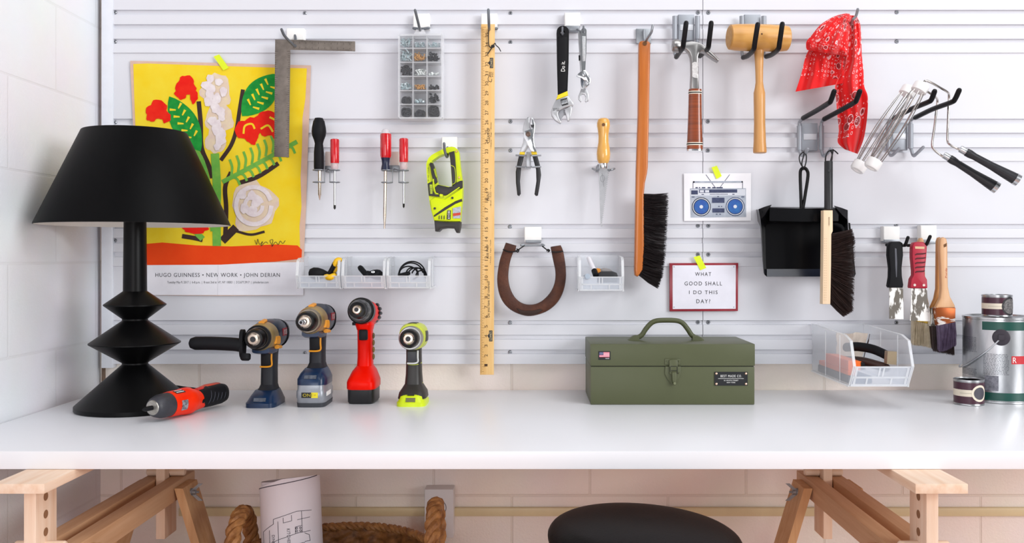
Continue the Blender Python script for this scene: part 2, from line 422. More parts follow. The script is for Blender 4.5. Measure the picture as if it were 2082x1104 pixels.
# ================================================================ BASKET
bx, by, brm, bh = -.43, 2.09 - ZC, .212, .425
def basket_mat(n, a, b, bump=.5, stretch=(1, 1, 1)): return mat(n, a, .55, col2=b, vscale=55, stretch=stretch, bump=bump, bscale=120)
BK = basket_mat('woven_seagrass', '5b3718', 'a06a35'); BK2 = basket_mat('braided_seagrass', '7a4a22', 'c18a50')
t = T('basket', 'round brown woven seagrass basket with braided handles holding a rolled plan', 'basket', (bx, by, 0))
def weave():
    rings = []; n = 220; rows = 70
    for side in (0, 1):
        rng = range(rows + 1) if side == 0 else range(rows, -1, -1)
        for i in rng:
            f = i / rows; r = .17 + (brm - .17) * f - (0.010 if side else 0)
            ring = []
            for j in range(n):
                th = 2 * PI * j / n
                ck = math.sin(th * 22 + (i * .62)) * math.sin(i * .9) * .0040 + .002 * math.sin(i * 1.8 + 2 * math.sin(th * 22))
                rr = r + (ck if not side else -ck)
                ring.append(Vector((bx + rr * math.cos(th), by + rr * math.sin(th), .002 + f * bh)))
            rings.append(ring)
    return loft(rings, cap=False)
t.part('body', weave(), BK, ang=180)
t.part('bottom', lathe([(.172, .001), (.172, .008)], (bx, by, 0), n=48), BK)
def braid(path, rad, rs_, turns, kk=3, n=8):
    bm = None
    m = len(path)
    for s in range(kk):
        pts = []
        for i, p in enumerate(path):
            tg = (path[min(i + 1, m - 1)] - path[max(i - 1, 0)]).normalized(); _, u, v = frame(tg)
            a = 2 * PI * turns * i / m + s * 2 * PI / kk
            pts.append(p + u * rad * math.cos(a) + v * rad * .8 * math.sin(a))
        bm = tube(pts, [rs_ * (1 + .15 * math.sin(i * 1.3 + s)) for i in range(m)], n, bm)
    return bm
t.part('rim', braid([Vector((bx + (brm - .003) * math.cos(j * 2 * PI / 300), by + (brm - .003) * math.sin(j * 2 * PI / 300), bh + .004)) for j in range(301)], .0055, .0062, 30), BK2)
for s, hgt in ((-1, .094), (1, .112)):
    hp = [Vector((bx + s * (brm + .004), by + .075 * math.cos(PI * j / 60), bh - .05 + (hgt + .05) * math.sin(PI * j / 60) ** .7)) for j in range(61)]
    t.part('handle', braid(hp, .0085, .0098, 5), BK2)
# rolled floor plan
p0 = Vector(((606 - VX) * 2.05 / FX, 2.05 - ZC, .16)); p1 = Vector(((589 - VX) * 2.12 / FX, 2.12 - ZC, CH - 449 * 2.12 / FX))
PAPER = mat('plan_paper', 'e4dee6', .7, col2='e9e4ea', vscale=6)
t = T('rolled_plan', 'rolled white floor plan drawing standing in the woven basket', 'paper roll', p0)
axv, uu, vv = frame(p1 - p0); Lr = (p1 - p0).length
uu = Vector((0, -1, 0)) - axv * axv.dot(Vector((0, -1, 0))); uu.normalize(); vv = uu.cross(axv).normalized()   # uu toward the camera
if vv.x < 0: vv = -vv
RR = .0665
def roll_pt(s, q, r=RR):
    """s: metres around from the camera-facing line, q: metres down from the top"""
    a = s / r
    sl = .012 * math.sin(a * .5 + .5)
    return p0 + axv * (Lr - q - .0) + (uu * math.cos(a) + vv * math.sin(a)) * r
rings = []
def top_cut(a): return .010 * (1 - math.cos(a - .7)) * .5 + .012 * max(0, -math.sin(a))
for i in range(2):
    rings.append([p0 + axv * (0 if i == 0 else Lr - top_cut(2 * PI * j / 72)) + (uu * math.cos(2 * PI * j / 72) + vv * math.sin(2 * PI * j / 72)) * RR for j in range(72)])
inner = [[p0 + (q - p0) * 1 - ((q - p0) - axv * (q - p0).dot(axv)) * .03 for q in r] for r in rings]
t.part('sheet', loft(rings + inner[::-1], cap=False), PAPER)
sp2 = []
for j in range(150):
    a = j * .12; r = RR * (.96 - .02 * j / 40)
    sp2.append([p0 + axv * (.02 if q == 0 else Lr - .006) + (uu * math.cos(a) + vv * math.sin(a)) * r for q in (0, 1)])
tt = NB(); vs = [[tt.verts.new(p) for p in r] for r in sp2]
for a, b in zip(vs, vs[1:]): tt.faces.new((a[0], b[0], b[1], a[1]))
t.part('inner_coil', tt, PAPER)
PLAN = mat('plan_ink', '3d3742', .8)
def plan_line(pts, w=.0011, bm=None):
    out = []
    for (a, b), (c, e) in zip(pts, pts[1:]):
        n = max(2, int(abs(c - a) / .006) + 2)
        out += [roll_pt(a + (c - a) * i / (n - 1), b + (e - b) * i / (n - 1), RR + .0003) for i in range(n)]
    return tube(out, w / 2, 5, bm)
lb = plan_line([(s / 100, .021 - .02 * (s + 9) / 18) for s in range(-9, 10)], .0018)
for pts in ([(-.058, .17), (-.058, .112), (-.023, .095), (-.023, .085), (.03, .072), (.065, .074)], [(-.058, .144), (-.01, .128), (.03, .118), (.06, .117)], [(-.035, .108), (-.035, .17)], [(-.012, .09), (-.012, .17)],
            [(.0, .083), (.0, .094), (.018, .091), (.018, .079)], [(.025, .105), (.04, .103), (.04, .117), (.025, .119), (.025, .105)], [(.04, .073), (.04, .103)], [(.02, .155), (.06, .15)], [(.02, .155), (.02, .17), (.06, .165)],
            [(-.058, .165), (-.035, .160), (-.02, .17)], [(-.01, .148), (.02, .141), (.045, .14)], [(.045, .12), (.056, .125), (.058, .138), (.045, .138)], [(.03, .09), (.06, .088)]):
    lb = plan_line(pts, .0011, lb)
for i in range(9): lb = plan_line([(.004 + i * .007, .17), (.004 + i * .007, .21)], .0007, lb)
for i in range(4):
    a, b = .028 + (i % 2) * .008, .108 + (i // 2) * .006
    lb = plan_line([(a + .002 * math.cos(q), b + .002 * math.sin(q)) for q in [j * PI / 4 for j in range(9)]], .0012, lb)
t.part('plan_drawing', lb, PLAN)
def roll_text(s, s0, q0, wid, hei, bm=None):
    x = text_raw(s, 1.1); xs_ = [v.co.x for v in x.verts]; ys_ = [v.co.y for v in x.verts]
    for v in x.verts:
        u = (v.co.x - min(xs_)) / (max(xs_) - min(xs_)); w = (v.co.y - min(ys_)) / (max(ys_) - min(ys_))
        v.co = Vector(roll_pt(s0 + w * hei, q0 + u * wid, RR + .0006))
    return merge(bm, x)
t.part('lettering', roll_text('DINETTE', -.028, .118, .034, .007, roll_text('KITCHEN', .007, .107, .034, .007)), PLAN)
def cr(sc, x0, y0): return lambda pts: [(x / sc + x0, y / sc + y0) for x, y in pts]
def rod(pts3, r, n=10, bm=None, k=5): return round_tube([P(*p) for p in pts3], r, n, bm, k)
# ================================================================ POSTER
t = T('poster', 'yellow flower painting poster with orange band taped up behind the black lamp', 'poster', P(450, 600, 0))
KR = mat('poster_kraft', 'd3b09c', .8, col2='dcbba8', vscale=40); PW = mat('poster_white', 'ecebf2', .75)
YE = mat('paint_yellow', 'f0cc18', .75, col2='f2d83a', spec=.2, vscale=16); OR = mat('paint_orange', 'f04c14', .75, col2='ea420e', spec=.2, vscale=18)
RD = mat('paint_red', 'e61208', .7, col2='ee2a14', spec=.2, vscale=45); GN = mat('paint_green', '0c8230', .7, col2='28a23e', spec=.2, vscale=50); LG = mat('paint_light_green', '5cab3c', .7, col2='7dba46', vscale=50)
BR = mat('paint_dark_brown', '2a1712', .7, col2='3a2018', vscale=60); WH = mat('paint_white', 'efe6e6', .7, col2='dccdd0', vscale=60); LI = mat('paint_lilac', 'd9bfb4', .75, col2='e8d6b0', vscale=40)
a = slab([(264.5, 123.5), (450, 128), (632, 133), (630, 200), (625.5, 320), (622, 430), (618, 520), (617, 600.5), (450, 601.5), (286, 600), (284, 540), (280, 420), (273, 300), (268, 200)], .0055, .0005)
white = flat([(284, 536), (618, 533), (617, 600.3), (286.2, 599.8)], .0058)
t.part('paper', [(a, KR), (white, PW)])
def art():
    L = []
    D = [.0060 + .0002 * i for i in range(12)]
    L.append((flat([(271, 130), (300, 129), (430, 133.5), (540, 137), (624, 139), (621, 200), (615, 240), (614, 300), (611, 360), (613, 420), (609, 460), (610, 503), (560, 500), (430, 502), (290, 500), (284, 420), (277, 300), (273, 200)], D[0]), YE))
    ob = flat([(284, 497), (330, 493), (400, 499), (470, 501), (560, 497), (605, 499), (614, 508), (613, 526), (560, 532), (450, 538), (285, 539)], D[1]); L.append((ob, OR))
    # a loose bouquet of brush marks
    li = None
    for i, (x, y, rx, ry) in enumerate(((440, 185, 30, 34), (445, 240, 28, 34), (438, 285, 20, 28), (516, 418, 46, 52))): li = blob(x, y, rx, ry, D[2], li, .1, i)
    L.append((li, LI))
    st = None
    for pts, w in (([(404, 206), (408, 250), (410, 300), (424, 335), (432, 362)], 9), ([(494, 182), (487, 225), (481, 262), (470, 295), (449, 326)], 8), ([(470, 350), (458, 380), (460, 425), (458, 484)], 9),
                   ([(566, 332), (540, 350), (518, 362), (486, 372)], 9), ([(370, 480), (395, 484), (412, 488)], 9), ([(452, 490), (480, 462)], 16), ([(480, 470), (510, 477), (538, 471)], 5)):
        st = ribbon(pts, w, D[3], st)
    L.append((st, BR))
    g2 = None
    for pts, w in (([(437, 312), (441, 380), (440, 440), (441, 500)], 17), ([(380, 290), (408, 330), (426, 400), (434, 470)], (20, 12)), ([(452, 370), (500, 345), (550, 318), (604, 288)], 9), ([(412, 486), (400, 470), (418, 452)], 12)):
        g2 = ribbon(pts, w, D[4], g2)
    for i in range(9):
        x, y = 470 + i * 14, 358 - i * 8
        g2 = ribbon([(x, y), (x + 2, y - 18), (x - 3, y - 34)], 5, D[4], g2); g2 = ribbon([(x, y), (x + 12, y + 6), (x + 18, y + 18)], 5, D[4], g2)
    L.append((g2, LG))
    gl = None
    def leaf(x0, y0, x1, y1, w, bm):
        dx, dy = x1 - x0, y1 - y0; n = 14; l = math.hypot(dx, dy); nx, ny = -dy / l, dx / l
        up = [(x0 + dx * i / n + nx * w * math.sin(PI * i / n) ** .8, y0 + dy * i / n + ny * w * math.sin(PI * i / n) ** .8) for i in range(n + 1)]
        dn = [(x0 + dx * i / n - nx * w * math.sin(PI * i / n) ** .8, y0 + dy * i / n - ny * w * math.sin(PI * i / n) ** .8) for i in range(n - 1, 0, -1)]
        return flat(up + dn, D[5], bm)
    gl = leaf(408, 308, 344, 196, 27, gl); gl = leaf(492, 236, 566, 150, 30, gl)
    L.append((gl, GN))
    yl = None
    for (x0, y0, x1, y1, w) in ((400, 292, 352, 208, 15), (503, 226, 556, 164, 17)):
        for i in range(1, 6):
            f = i / 6; x, y = x0 + (x1 - x0) * f, y0 + (y1 - y0) * f; l = math.hypot(x1 - x0, y1 - y0); nx, ny = -(y1 - y0) / l, (x1 - x0) / l
            for s in (-1, 1): yl = ribbon([(x + nx * s * 3, y + ny * s * 3), (x + nx * s * w * .9 + (x1 - x0) * .07, y + ny * s * w * .9 + (y1 - y0) * .07)], (2.5, 5), D[6], yl)
    L.append((yl, YE))
    rd = None
    for i, (x, y, rx, ry) in enumerate(((320, 224, 22, 20), (338, 238, 9, 12), (308, 236, 10, 12), (378, 174, 20, 20), (368, 190, 12, 12), (394, 196, 8, 14), (505, 264, 26, 24), (542, 250, 26, 26), (566, 262, 14, 24), (514, 284, 9, 10), (398, 466, 26, 9))): rd = blob(x, y, rx, ry, D[7], rd, .1, i + 20)
    L.append((rd, RD))
    yy = None
    for pts, w in (([(495, 272), (498, 256), (512, 252), (518, 262)], 4), ([(530, 262), (545, 255), (555, 268)], 4), ([(548, 238), (560, 244)], 4)): yy = ribbon(pts, w, D[8], yy)
    L.append((yy, YE))
    ww = None; q = random.Random(3)
    for i in range(22):
        y = 160 + i * 6.6; ww = blob(440 + q.uniform(-24, 24) * (1 - i / 34), y, q.uniform(5, 10), q.uniform(7, 12), D[9], ww, .08, 40 + i)
    for r0, w in ((36, 9), (18, 8)): ww = ribbon([(516 + r0 * math.cos(a * .5), 418 + r0 * 1.05 * math.sin(a * .5)) for a in range(0, 13)], w, D[9], ww)
    for x, y in ((492, 395), (512, 398), (497, 424), (520, 412), (514, 428)): ww = blob(x, y, 9, 10, D[9], ww, .08, int(x))
    L.append((ww, WH))
    sg = None
    for pts in ([(518, 488), (522, 497), (524, 486), (528, 497), (534, 491), (531, 500), (540, 492), (545, 495)], [(552, 497), (549, 489), (555, 488), (553, 501), (560, 492), (566, 497), (570, 490), (575, 495), (580, 489)]): sg = ribbon(pts, 1.0, D[9], sg)
    L.append((sg, BR))
    return L
t.part('painting', art())
PT = mat('poster_print', '3a3a40', .8)
t.part('lettering', text('Tuesday May 9, 2017  |  6-8 p.m.  |  8 east 2nd st NY, NY 10003  |  212.677.3917  |  johnderian.com', (340, 571.5, 546, 577.5), .0061, bm=text('HUGO GUINNESS \u2022 NEW WORK \u2022 JOHN DERIAN', (316, 555, 569, 565.5), .0061, spacing=1.15)), PT)
FOLD = mat('poster_fold_shade', 'd9d8e0', .8)
t.part('fold_line', flat([(443, 539), (444, 539), (443, 600), (442, 600)], .0061), FOLD)
def tape(pts, label, d): return single('tape_strip', label, 'tape', slab(pts, d, .0004), NEON, P(pts[0][0], pts[0][1], d), None)
tape([(434, 115), (445.5, 110.5), (465.5, 138), (454, 143)], 'neon yellow tape strip at the top edge of the flower poster', .0088)
# ================================================================ WALL HOOKS
def block_hook(label, bx0, bx1, by0, by1, rods, r=.0035, rodm=None, plate=None):
    c = P((bx0 + bx1) / 2, (by0 + by1) / 2, .0)
    t = T('wall_hook', label, 'hook', c)
    t.part('mount_block', slab([(bx0, by0), (bx1, by0), (bx1, by1), (bx0, by1)], .022, .0225, .003, seg=3), WHITE)
    if plate: t.part('plate', plate, ZINC)
    for q in rods: t.part('hook_rod', rod(q, r), rodm or DKROD)
    return t
block_hook('white block hook with bent grey rod holding the steel square', 582, 618, 57, 81, [[(600, 72, .02), (601, 84, .03), (600, 94, .045), (590, 85, .075), (578, 72, .11), (572.5, 60, .125)]])
block_hook('white block hook with bent grey rod above the clear parts organizer', 840, 873, 27, 58, [[(872, 57, .022), (856, 59, .026), (841, 57.5, .022)], [(855, 58, .026), (854, 61, .05), (850, 45, .10), (844, 21, .12)]])
block_hook('white block hook at the top of the wooden yardstick', 978, 1011, 27, 58, [[(1010, 58, .022), (994, 60, .026), (980, 58, .022)], [(995, 60, .024), (994.5, 59, .06), (994, 47, .09), (993, 20, .10)]])
pl_ = slab([(1150, 52), (1179, 52), (1178, 62), (1152, 62)], .03, .025, .002)
block_hook('white block hook with two small hooks holding the wrenches', 1148, 1180, 25, 53, [[(1156, 60, .03), (1146, 66, .07), (1143.5, 70, .08), (1143.5, 56, .085)], [(1174, 60, .03), (1181, 64, .08), (1186, 66, .09), (1186.5, 54, .095)]], .0026, None, pl_)
block_hook('white block hook holding the lime work light', 898, 929, 278, 303, [[(910, 300, .02), (910, 316, .05), (908, 318, .09), (904, 305, .10), (903, 292, .105)]])
pl_ = slab([(1068, 488), (1101, 488), (1100, 494), (1070, 494)], .03, .025, .002)
block_hook('white block hook with grey bracket above the horseshoe', 1066, 1101, 461, 492, [[(1064, 497, .05), (1059, 499, .052), (1072, 499, .05), (1092, 499, .05), (1106, 499, .052), (1102, 497, .05)]], .0026, ZINC, pl_)
block_hook('white block hook with black coated prong holding the black scraper', 1796.5, 1830, 460, 490, [[(1803, 498, .035), (1822, 499, .06), (1838, 499, .10), (1841, 497, .115), (1846, 483, .125)]], .0042, BLACK, slab([(1798, 487), (1830, 487), (1829, 493), (1799, 493)], .026, .02, .001))
block_hook('white block hook with black coated prong holding the red putty knife', 1872, 1905, 458, 490, [[(1846, 499, .06), (1866, 499, .085), (1880, 498, .10), (1884, 496, .115), (1891, 481, .125)]], .0042, BLACK, slab([(1874, 487), (1904, 487), (1903, 496), (1875, 496)], .026, .02, .001))
# two thin grey plate hook for the bench brush
t = T('wall_hook', 'grey plate hook with bent rod holding the long orange handled brush', 'hook', P(1310, 75, 0))
t.part('plate', slab([(1293.5, 58), (1324, 58), (1324, 88), (1293.5, 88)], .008, .0085, .002), ZINC)
t.part('hook_rod', rod([(1309, 62, .012), (1310, 84, .02), (1311, 89, .05), (1316, 78, .085), (1324, 66, .11), (1327, 52, .115)], .0033), ZINC)
# ---- heavy duty double hooks with black prongs
def double_hook(label, x0, x1, y0, y1, tubes, prongs, lower=None):
    t = T('double_hook', label, 'hook', P((x0 + x1) / 2, (y0 + y1) / 2, 0))
    t.part('back_plate', slab([(x0, y0), (x1, y0), (x1, y1), (x0, y1)], .012, .0125, .003), GREY)
    cx, cy = (x0 + x1) / 2, (y0 + y1) / 2 - 1
    t.part('plate_insert', slab([(cx - 13, cy - 5), (cx + 14, cy - 5), (cx + 14, cy + 7), (cx - 13, cy + 7)], .0135, .002, .001), mat('plate_insert_grey', 'c9ccd2', .35, .1))
    for (tx, ty0, ty1), pr in zip(tubes, prongs):
        t.part('side_tube', lathe([(.0058, 0), (.0064, .001), (.0064, 1)], (0, 0, 0), (0, 0, 1), 20) if False else tube([P(tx, ty0, .018), P(tx, ty1, .018)], .0064, 16), GREY)
        t.part('hook_rod', rod([(tx, ty0 - (4 if lower else -10), .018), (tx, (ty0 + ty1) / 2, .018), (tx, ty1 + (0 if lower else 25), .018)] + ([] if lower else [pr[0]]), .0042), GREY)
        if lower: t.part('hook_rod', rod([(tx, ty0, .018), (tx + 1, ty0 - 8, .02), pr[0]], .0042), GREY)
        t.part('prong', rod(pr, .0062, 12, k=4), BLACK)
    if lower:
        for q in lower: t.part('lower_hook', rod(q, .0042), GREY)
    return t
double_hook('grey double hook with black coated prongs holding the claw hammer', 1379.5, 1412, 29, 82, [(1372, 33, 80), (1418, 33, 80)], [[(1375, 116, .025), (1381, 107, .07), (1387.5, 98, .115), (1390, 86, .135), (1395, 47, .15)], [(1423, 114, .025), (1432, 106, .07), (1439.5, 98, .115), (1441.5, 86, .135), (1446, 47, .15)]])
double_hook('grey double hook with black coated prongs holding the wooden mallet', 1514, 1547, 29, 82, [(1508.5, 33, 80), (1553, 33, 80)], [[(1511, 117, .025), (1521, 113, .07), (1532, 101, .135), (1534.5, 88, .150), (1540.5, 50, .165)], [(1558, 115, .025), (1569, 111, .07), (1582, 100, .135), (1585, 87, .150), (1590.5, 49, .165)]])
double_hook('grey double hook with long black prongs above the dustpan', 1630, 1663, 250, 306, [(1625, 256, 305), (1670, 256, 305)],
            [[(1633, 240, .035), (1660, 225, .12), (1684, 210, .20), (1689, 205, .215), (1696, 186, .23)], [(1676, 242, .035), (1706, 226, .12), (1736, 209, .20), (1741, 204, .215), (1748, 186, .23)]],
            [[(1625, 303, .018), (1629, 315, .025), (1636, 314, .05), (1642, 303, .065)], [(1670, 303, .018), (1674, 317, .025), (1682, 312, .05), (1690, 302, .065)]])
double_hook('grey double hook with long black prongs carrying the paint roller frames', 1811, 1846, 249, 305, [(1806, 256, 303), (1851.5, 252, 302)],
            [[(1818, 240, .035), (1850, 223, .12), (1886, 208, .20), (1894, 202, .215), (1900, 186, .23)], [(1861, 239, .035), (1896, 222, .12), (1934, 208, .20), (1942, 201, .215), (1950, 184, .23)]],
            [[(1806, 302, .018), (1810, 315, .025), (1816, 314, .05), (1828, 302, .065)], [(1852, 301, .018), (1857, 316, .025), (1863, 313, .05), (1877, 299.5, .065)]])
# ================================================================ STEEL SQUARE
t = T('framing_square', 'tarnished steel square hanging over the corner of the flower poster', 'square', P(575, 320, .04))
TAR = mat('tarnished_steel', '6e665f', .5, .55, col2='857c74', vscale=45)
t.part('blade', slab([(559.3, 80), (721.8, 84), (721.8, 104), (590, 100.5), (587, 319.8), (557.3, 318.6)], .042, .003, .0005), TAR)
tk = NB()
for i in range(48):
    y = 104 + i * 4.4; h = 6 if i % 4 == 0 else 3
    tk = flat([(559.0 - (y - 80) * .007, y), (559.0 - (y - 80) * .007 + h, y), (559.0 - (y - 80) * .007 + h, y + .7), (559 - (y - 80) * .007, y + .7)], .0423, tk)
    xr = 590 - (y - 100) * .0137
    tk = flat([(xr - h - .5, y), (xr - .5, y), (xr - .5, y + .7), (xr - h - .5, y + .7)], .0423, tk)
for i in range(38):
    x = 596 + i * 3.2; h = 6 if i % 4 == 0 else 3; yt = 81.2 + (x - 560) * .0247; yb = 100.2 + (x - 590) * .0265
    tk = flat([(x, yt), (x + .7, yt), (x + .7, yt + h), (x, yt + h)], .0423, tk); tk = flat([(x, yb - h), (x + .7, yb - h), (x + .7, yb), (x, yb)], .0423, tk)
t.part('graduations', tk, mat('etched_dark', '453e39', .7))
# ================================================================ SMALL PARTS ORGANIZER
t = T('parts_organizer', 'clear plastic parts organizer with eighteen small compartments hanging on the wall', 'organizer', P(855, 241, .02))
d1, d0 = .050, .012
org = slab([(812, 70), (898, 68), (900, 74), (899, 236), (895, 241), (815, 241), (811, 236), (810, 74)], d0 + .002, .002)
t.part('case_back', org, mat('clear_case_back', 'f4f6fa', .3, alpha=.04))
t.part('lid', slab([(812, 70), (898, 68), (900, 74), (899, 236), (895, 241), (815, 241), (811, 236), (810, 74)], d1, .0015), mat('clear_lid', 'f4f6fa', .2, alpha=.03))
rimb = NB()
for q in ([(811, 69), (899, 68), (899, 72), (811, 73)], [(811, 238), (899, 238), (897, 241.5), (813, 241.5)], [(809.5, 70), (813, 70), (813, 240), (809.5, 238)], [(897, 70), (900.5, 70), (900, 238), (897, 240)]):
    rimb = slab(q, d1 + .001, d1 - d0, bm=rimb)
t.part('rim', rimb, mat('clear_rim', 'f2f4f8', .3, alpha=.38))
dv = NB()
for x in (839.5, 868): dv = slab([(x - .9, 72), (x + .9, 72), (x + .9, 239), (x - .9, 239)], d1 - .002, d1 - d0 - .003, bm=dv)
for y in (98, 126.5, 155, 184, 212): dv = slab([(813, y - .9), (897, y - .9), (897, y + .9), (813, y + .9)], d1 - .002, d1 - d0 - .003, bm=dv)
t.part('divider', dv, mat('clear_divider', 'f4f6fa', .3, alpha=.42))
t.part('hang_tab', slab([(846, 60), (862, 60), (866, 69), (842, 69)], .048, .002, bm=None), mat('clear_tab', 'f4f6fa', .3, alpha=.4))
SIL = mat('zinc_screws', '9fb9be', .3, .6, col2='d4dde0', vscale=120); TAN = mat('brass_fixings', 'b5803c', .5, col2='cf9f58', vscale=120); DRK = mat('dark_fixings', '16171c', .6, col2='25272e', vscale=120); CLR = mat('pale_fixings', 'c9d2cf', .4, .3, col2='e3e6e4', vscale=120)
cols = [(814, 838.5), (841, 867), (869, 896)]; rws = [(74, 97), (99.5, 125.5), (128, 154), (156.5, 183), (185.5, 211), (213.5, 238)]
rowname = ['top', 'second', 'third', 'fourth', 'fifth', 'bottom']; colname = ['near', 'middle', 'far']
spec = [(0, 0, .85, SIL, 'rod', 'silver screws'), (0, 1, .3, SIL, 'rod', 'silver screws'), (0, 2, .25, SIL, 'rod', 'silver screws'),
        (1, 0, .9, SIL, 'bolt', 'silver bolts'), (1, 1, .65, TAN, 'rod', 'tan wood screws'), (1, 2, .85, DRK, 'rod', 'black screws'),
        (2, 0, .85, DRK, 'bolt', 'black anchors'), (2, 1, .25, CLR, 'bolt', 'pale nuts'), (2, 2, .28, CLR, 'nut', 'pale nuts'),
        (3, 0, .4, SIL, 'bolt', 'silver hooks'), (3, 1, .4, TAN, 'rod', 'tan dowels'), (3, 2, .4, DRK, 'nut', 'dark grey caps'),
        (4, 0, .55, DRK, 'coil', 'dark cable clips'), (4, 1, .4, SIL, 'nut', 'silver nuts'), (4, 2, .9, DRK, 'nut', 'dark plugs'),
        (5, 0, .75, DRK, 'coil', 'dark rubber grommets'), (5, 1, .6, DRK, 'coil', 'dark rubber feet'), (5, 2, .9, DRK, 'coil', 'black felt rings')]
for r_, c_, fill, m_, shp, nm in spec:
    (xa, xb), (ya, yb) = cols[c_], rws[r_]; q = random.Random(r_ * 7 + c_); bm = None
    n = int(10 + fill * 38)
    xa, xb = xa + 1.5, xb - 1.5
    for i in range(n):
        px = q.uniform(xa + 3, xb - 3); hh = (yb - ya) * fill * (.8 + .2 * math.sin(px * .6 + r_)); py = yb - 2.5 - q.random() * max(0, hh - 4); dd = q.uniform(.022, .042)
        an = q.uniform(0, PI); ll = {'rod': 4.2, 'bolt': 5.0, 'nut': 1.5, 'coil': 3.0}[shp]
        if shp == 'coil':
            rr_ = q.uniform(2.5, min(6.0, (xb - xa) / 2 - 3)); px = min(max(px, xa + rr_ + 2), xb - rr_ - 2); py = min(py, yb - rr_ - 1.6); py = max(py, yb - hh + rr_)
            bm = tube([P(px + rr_ * math.cos(a * PI / 8), py + rr_ * math.sin(a * PI / 8), dd) for a in range(16)], .0018, 6, bm, True)
            continue
        ex, ey = ll * math.cos(an), ll * math.sin(an)
        if py + abs(ey) > yb - 1.5: py = yb - 1.5 - abs(ey)
        a, b = P(max(xa, min(xb, px - ex)), py - ey, dd), P(max(xa, min(xb, px + ex)), py + ey, min(.044, dd + .002))
        if (b - a).length < 1e-5: continue
        w = {'rod': .0011, 'bolt': .0016, 'nut': .0026}[shp]
        bm = tube([a, b], w, 6, bm)
        if shp in ('rod', 'bolt'):
            dr = (b - a).normalized(); bm = lathe([(w * 2.1, 0), (w * 2.1, w * 1.1)], a, -dr, 7, bm)
    cc = P((xa + xb) / 2, yb, .03)
    side = ['first', 'middle', 'last'][c_]
    single('hardware_pile', '%s in the %s compartment of the %s row of the clear organizer' % (nm, side, rowname[r_]), 'hardware', bm, m_, cc, 'small fixings in the clear organizer', 'stuff')
# ================================================================ YARDSTICK
t = T('yardstick', 'long wooden yardstick with printed inches hanging from a block hook', 'ruler', P(990, 762, .05))
YW_ = wood('yardstick_wood', 'e0ae62', 'eec687', 'z', .5, 12)
def ysx(y, f): return 978 - 2 * (y - 49) / 713 + f * 28
t.part('stick', slab([(978, 49), (1006, 49), (1004, 762), (976, 762)], .052, .006, .0006), YW_)
yt = NB()
for i in range(36 * 8):
    y = 55 + i * 19.72 / 8; h = 10 if i % 8 == 0 else (7 if i % 4 == 0 else (5 if i % 2 == 0 else 3.5))
    if y > 759: break
    yt = flat([(ysx(y, 0) + .6, y), (ysx(y, 0) + .6 + h, y), (ysx(y, 0) + .6 + h, y + .55), (ysx(y, 0) + .6, y + .55)], .0523, yt)
BRN = mat('ruler_ink', '4a321e', .8); t.part('graduations', yt, mat('ruler_ticks', '8a6236', .8))
nm = NB()
for n in range(1, 36):
    y = 71 + (35 - n) * 19.75; x = ysx(y, 0) + 12; nm = text(str(n), (x - 3.2, y - (4.6 if n > 9 else 2.4), x + 3.2, y + (4.6 if n > 9 else 2.4)), .0523, 90, nm)
t.part('numbers', nm, BRN)
for s, b_ in (('CLEAN UP', (990, 260, 996, 290)), ('\u2022 Cleaner \u2022 Rags \u2022 Gloves', (997, 249, 1000, 303)), ('PAINT', (989.5, 389, 995.5, 408)), ('\u2022 Brush \u2022 Roller \u2022 Tray', (996.5, 375, 999.5, 421)), ('JOB PREP', (989, 497, 995, 526)),
              ('\u2022 Primer \u2022 Tape \u2022 Caulk', (996, 487, 999, 538)), ('Do you have it all covered?', (990, 571, 997.5, 645)), ('FSC', (1000, 146, 1003, 156))):
    t.part('lettering', text(s, b_, .0523, 90), INK)
lt = NB()
for q in ([(992, 160), (995, 154), (999, 157)], [(1000, 160), (999, 166), (993, 165)], [(992, 160), (993, 165)], [(995, 146), (995, 154)], [(998, 146), (998, 154)]): lt = ribbon(q, 1, .0523, lt)
t.part('recycling_mark', lt, INK)
for y0, y1 in ((117.5, 138.5), (672, 694)):
    x = ysx(y0, 0) + 15; m_ = (y0 + y1) / 2
    lg = flat([(x + 3, y0), (x + 10, y0), (x + 10, y1), (x + 3, y1), (x + 3, m_ + 5), (x, m_), (x + 3, m_ - 5)], .0522)
    t.part('logo_patch', [(lg, mat('logo_dark', '23262b', .7)), (text("LOWE'S", (x + 4, y0 + 2, x + 8.8, y1 - 2), .0525, 90), mat('logo_letter', 'd9c79c', .7))])
t.part('eyelet', lathe([(.003, 0), (.003, .0006)], P(994, 60, .0522), (0, -1, 0), 12), DARK)
single('string_loop', 'thin black cord tied in a knot around the yardstick top', 'string', rod([(993.5, 60, .054), (993, 75, .056), (994, 92, .056), (1000, 97, .06), (1006, 88, .056), (1008.5, 92, .056), (1014, 97, .055), (1018, 104, .055)], .0013, 6,
       rod([(1004, 92, .057), (1000, 97, .06), (996, 103, .057), (991.5, 110, .056)], .0013, 6, ball(P(1002, 94, .058), .004, None, (1.2, .8, 1)))), INK, P(1000, 95, .056))
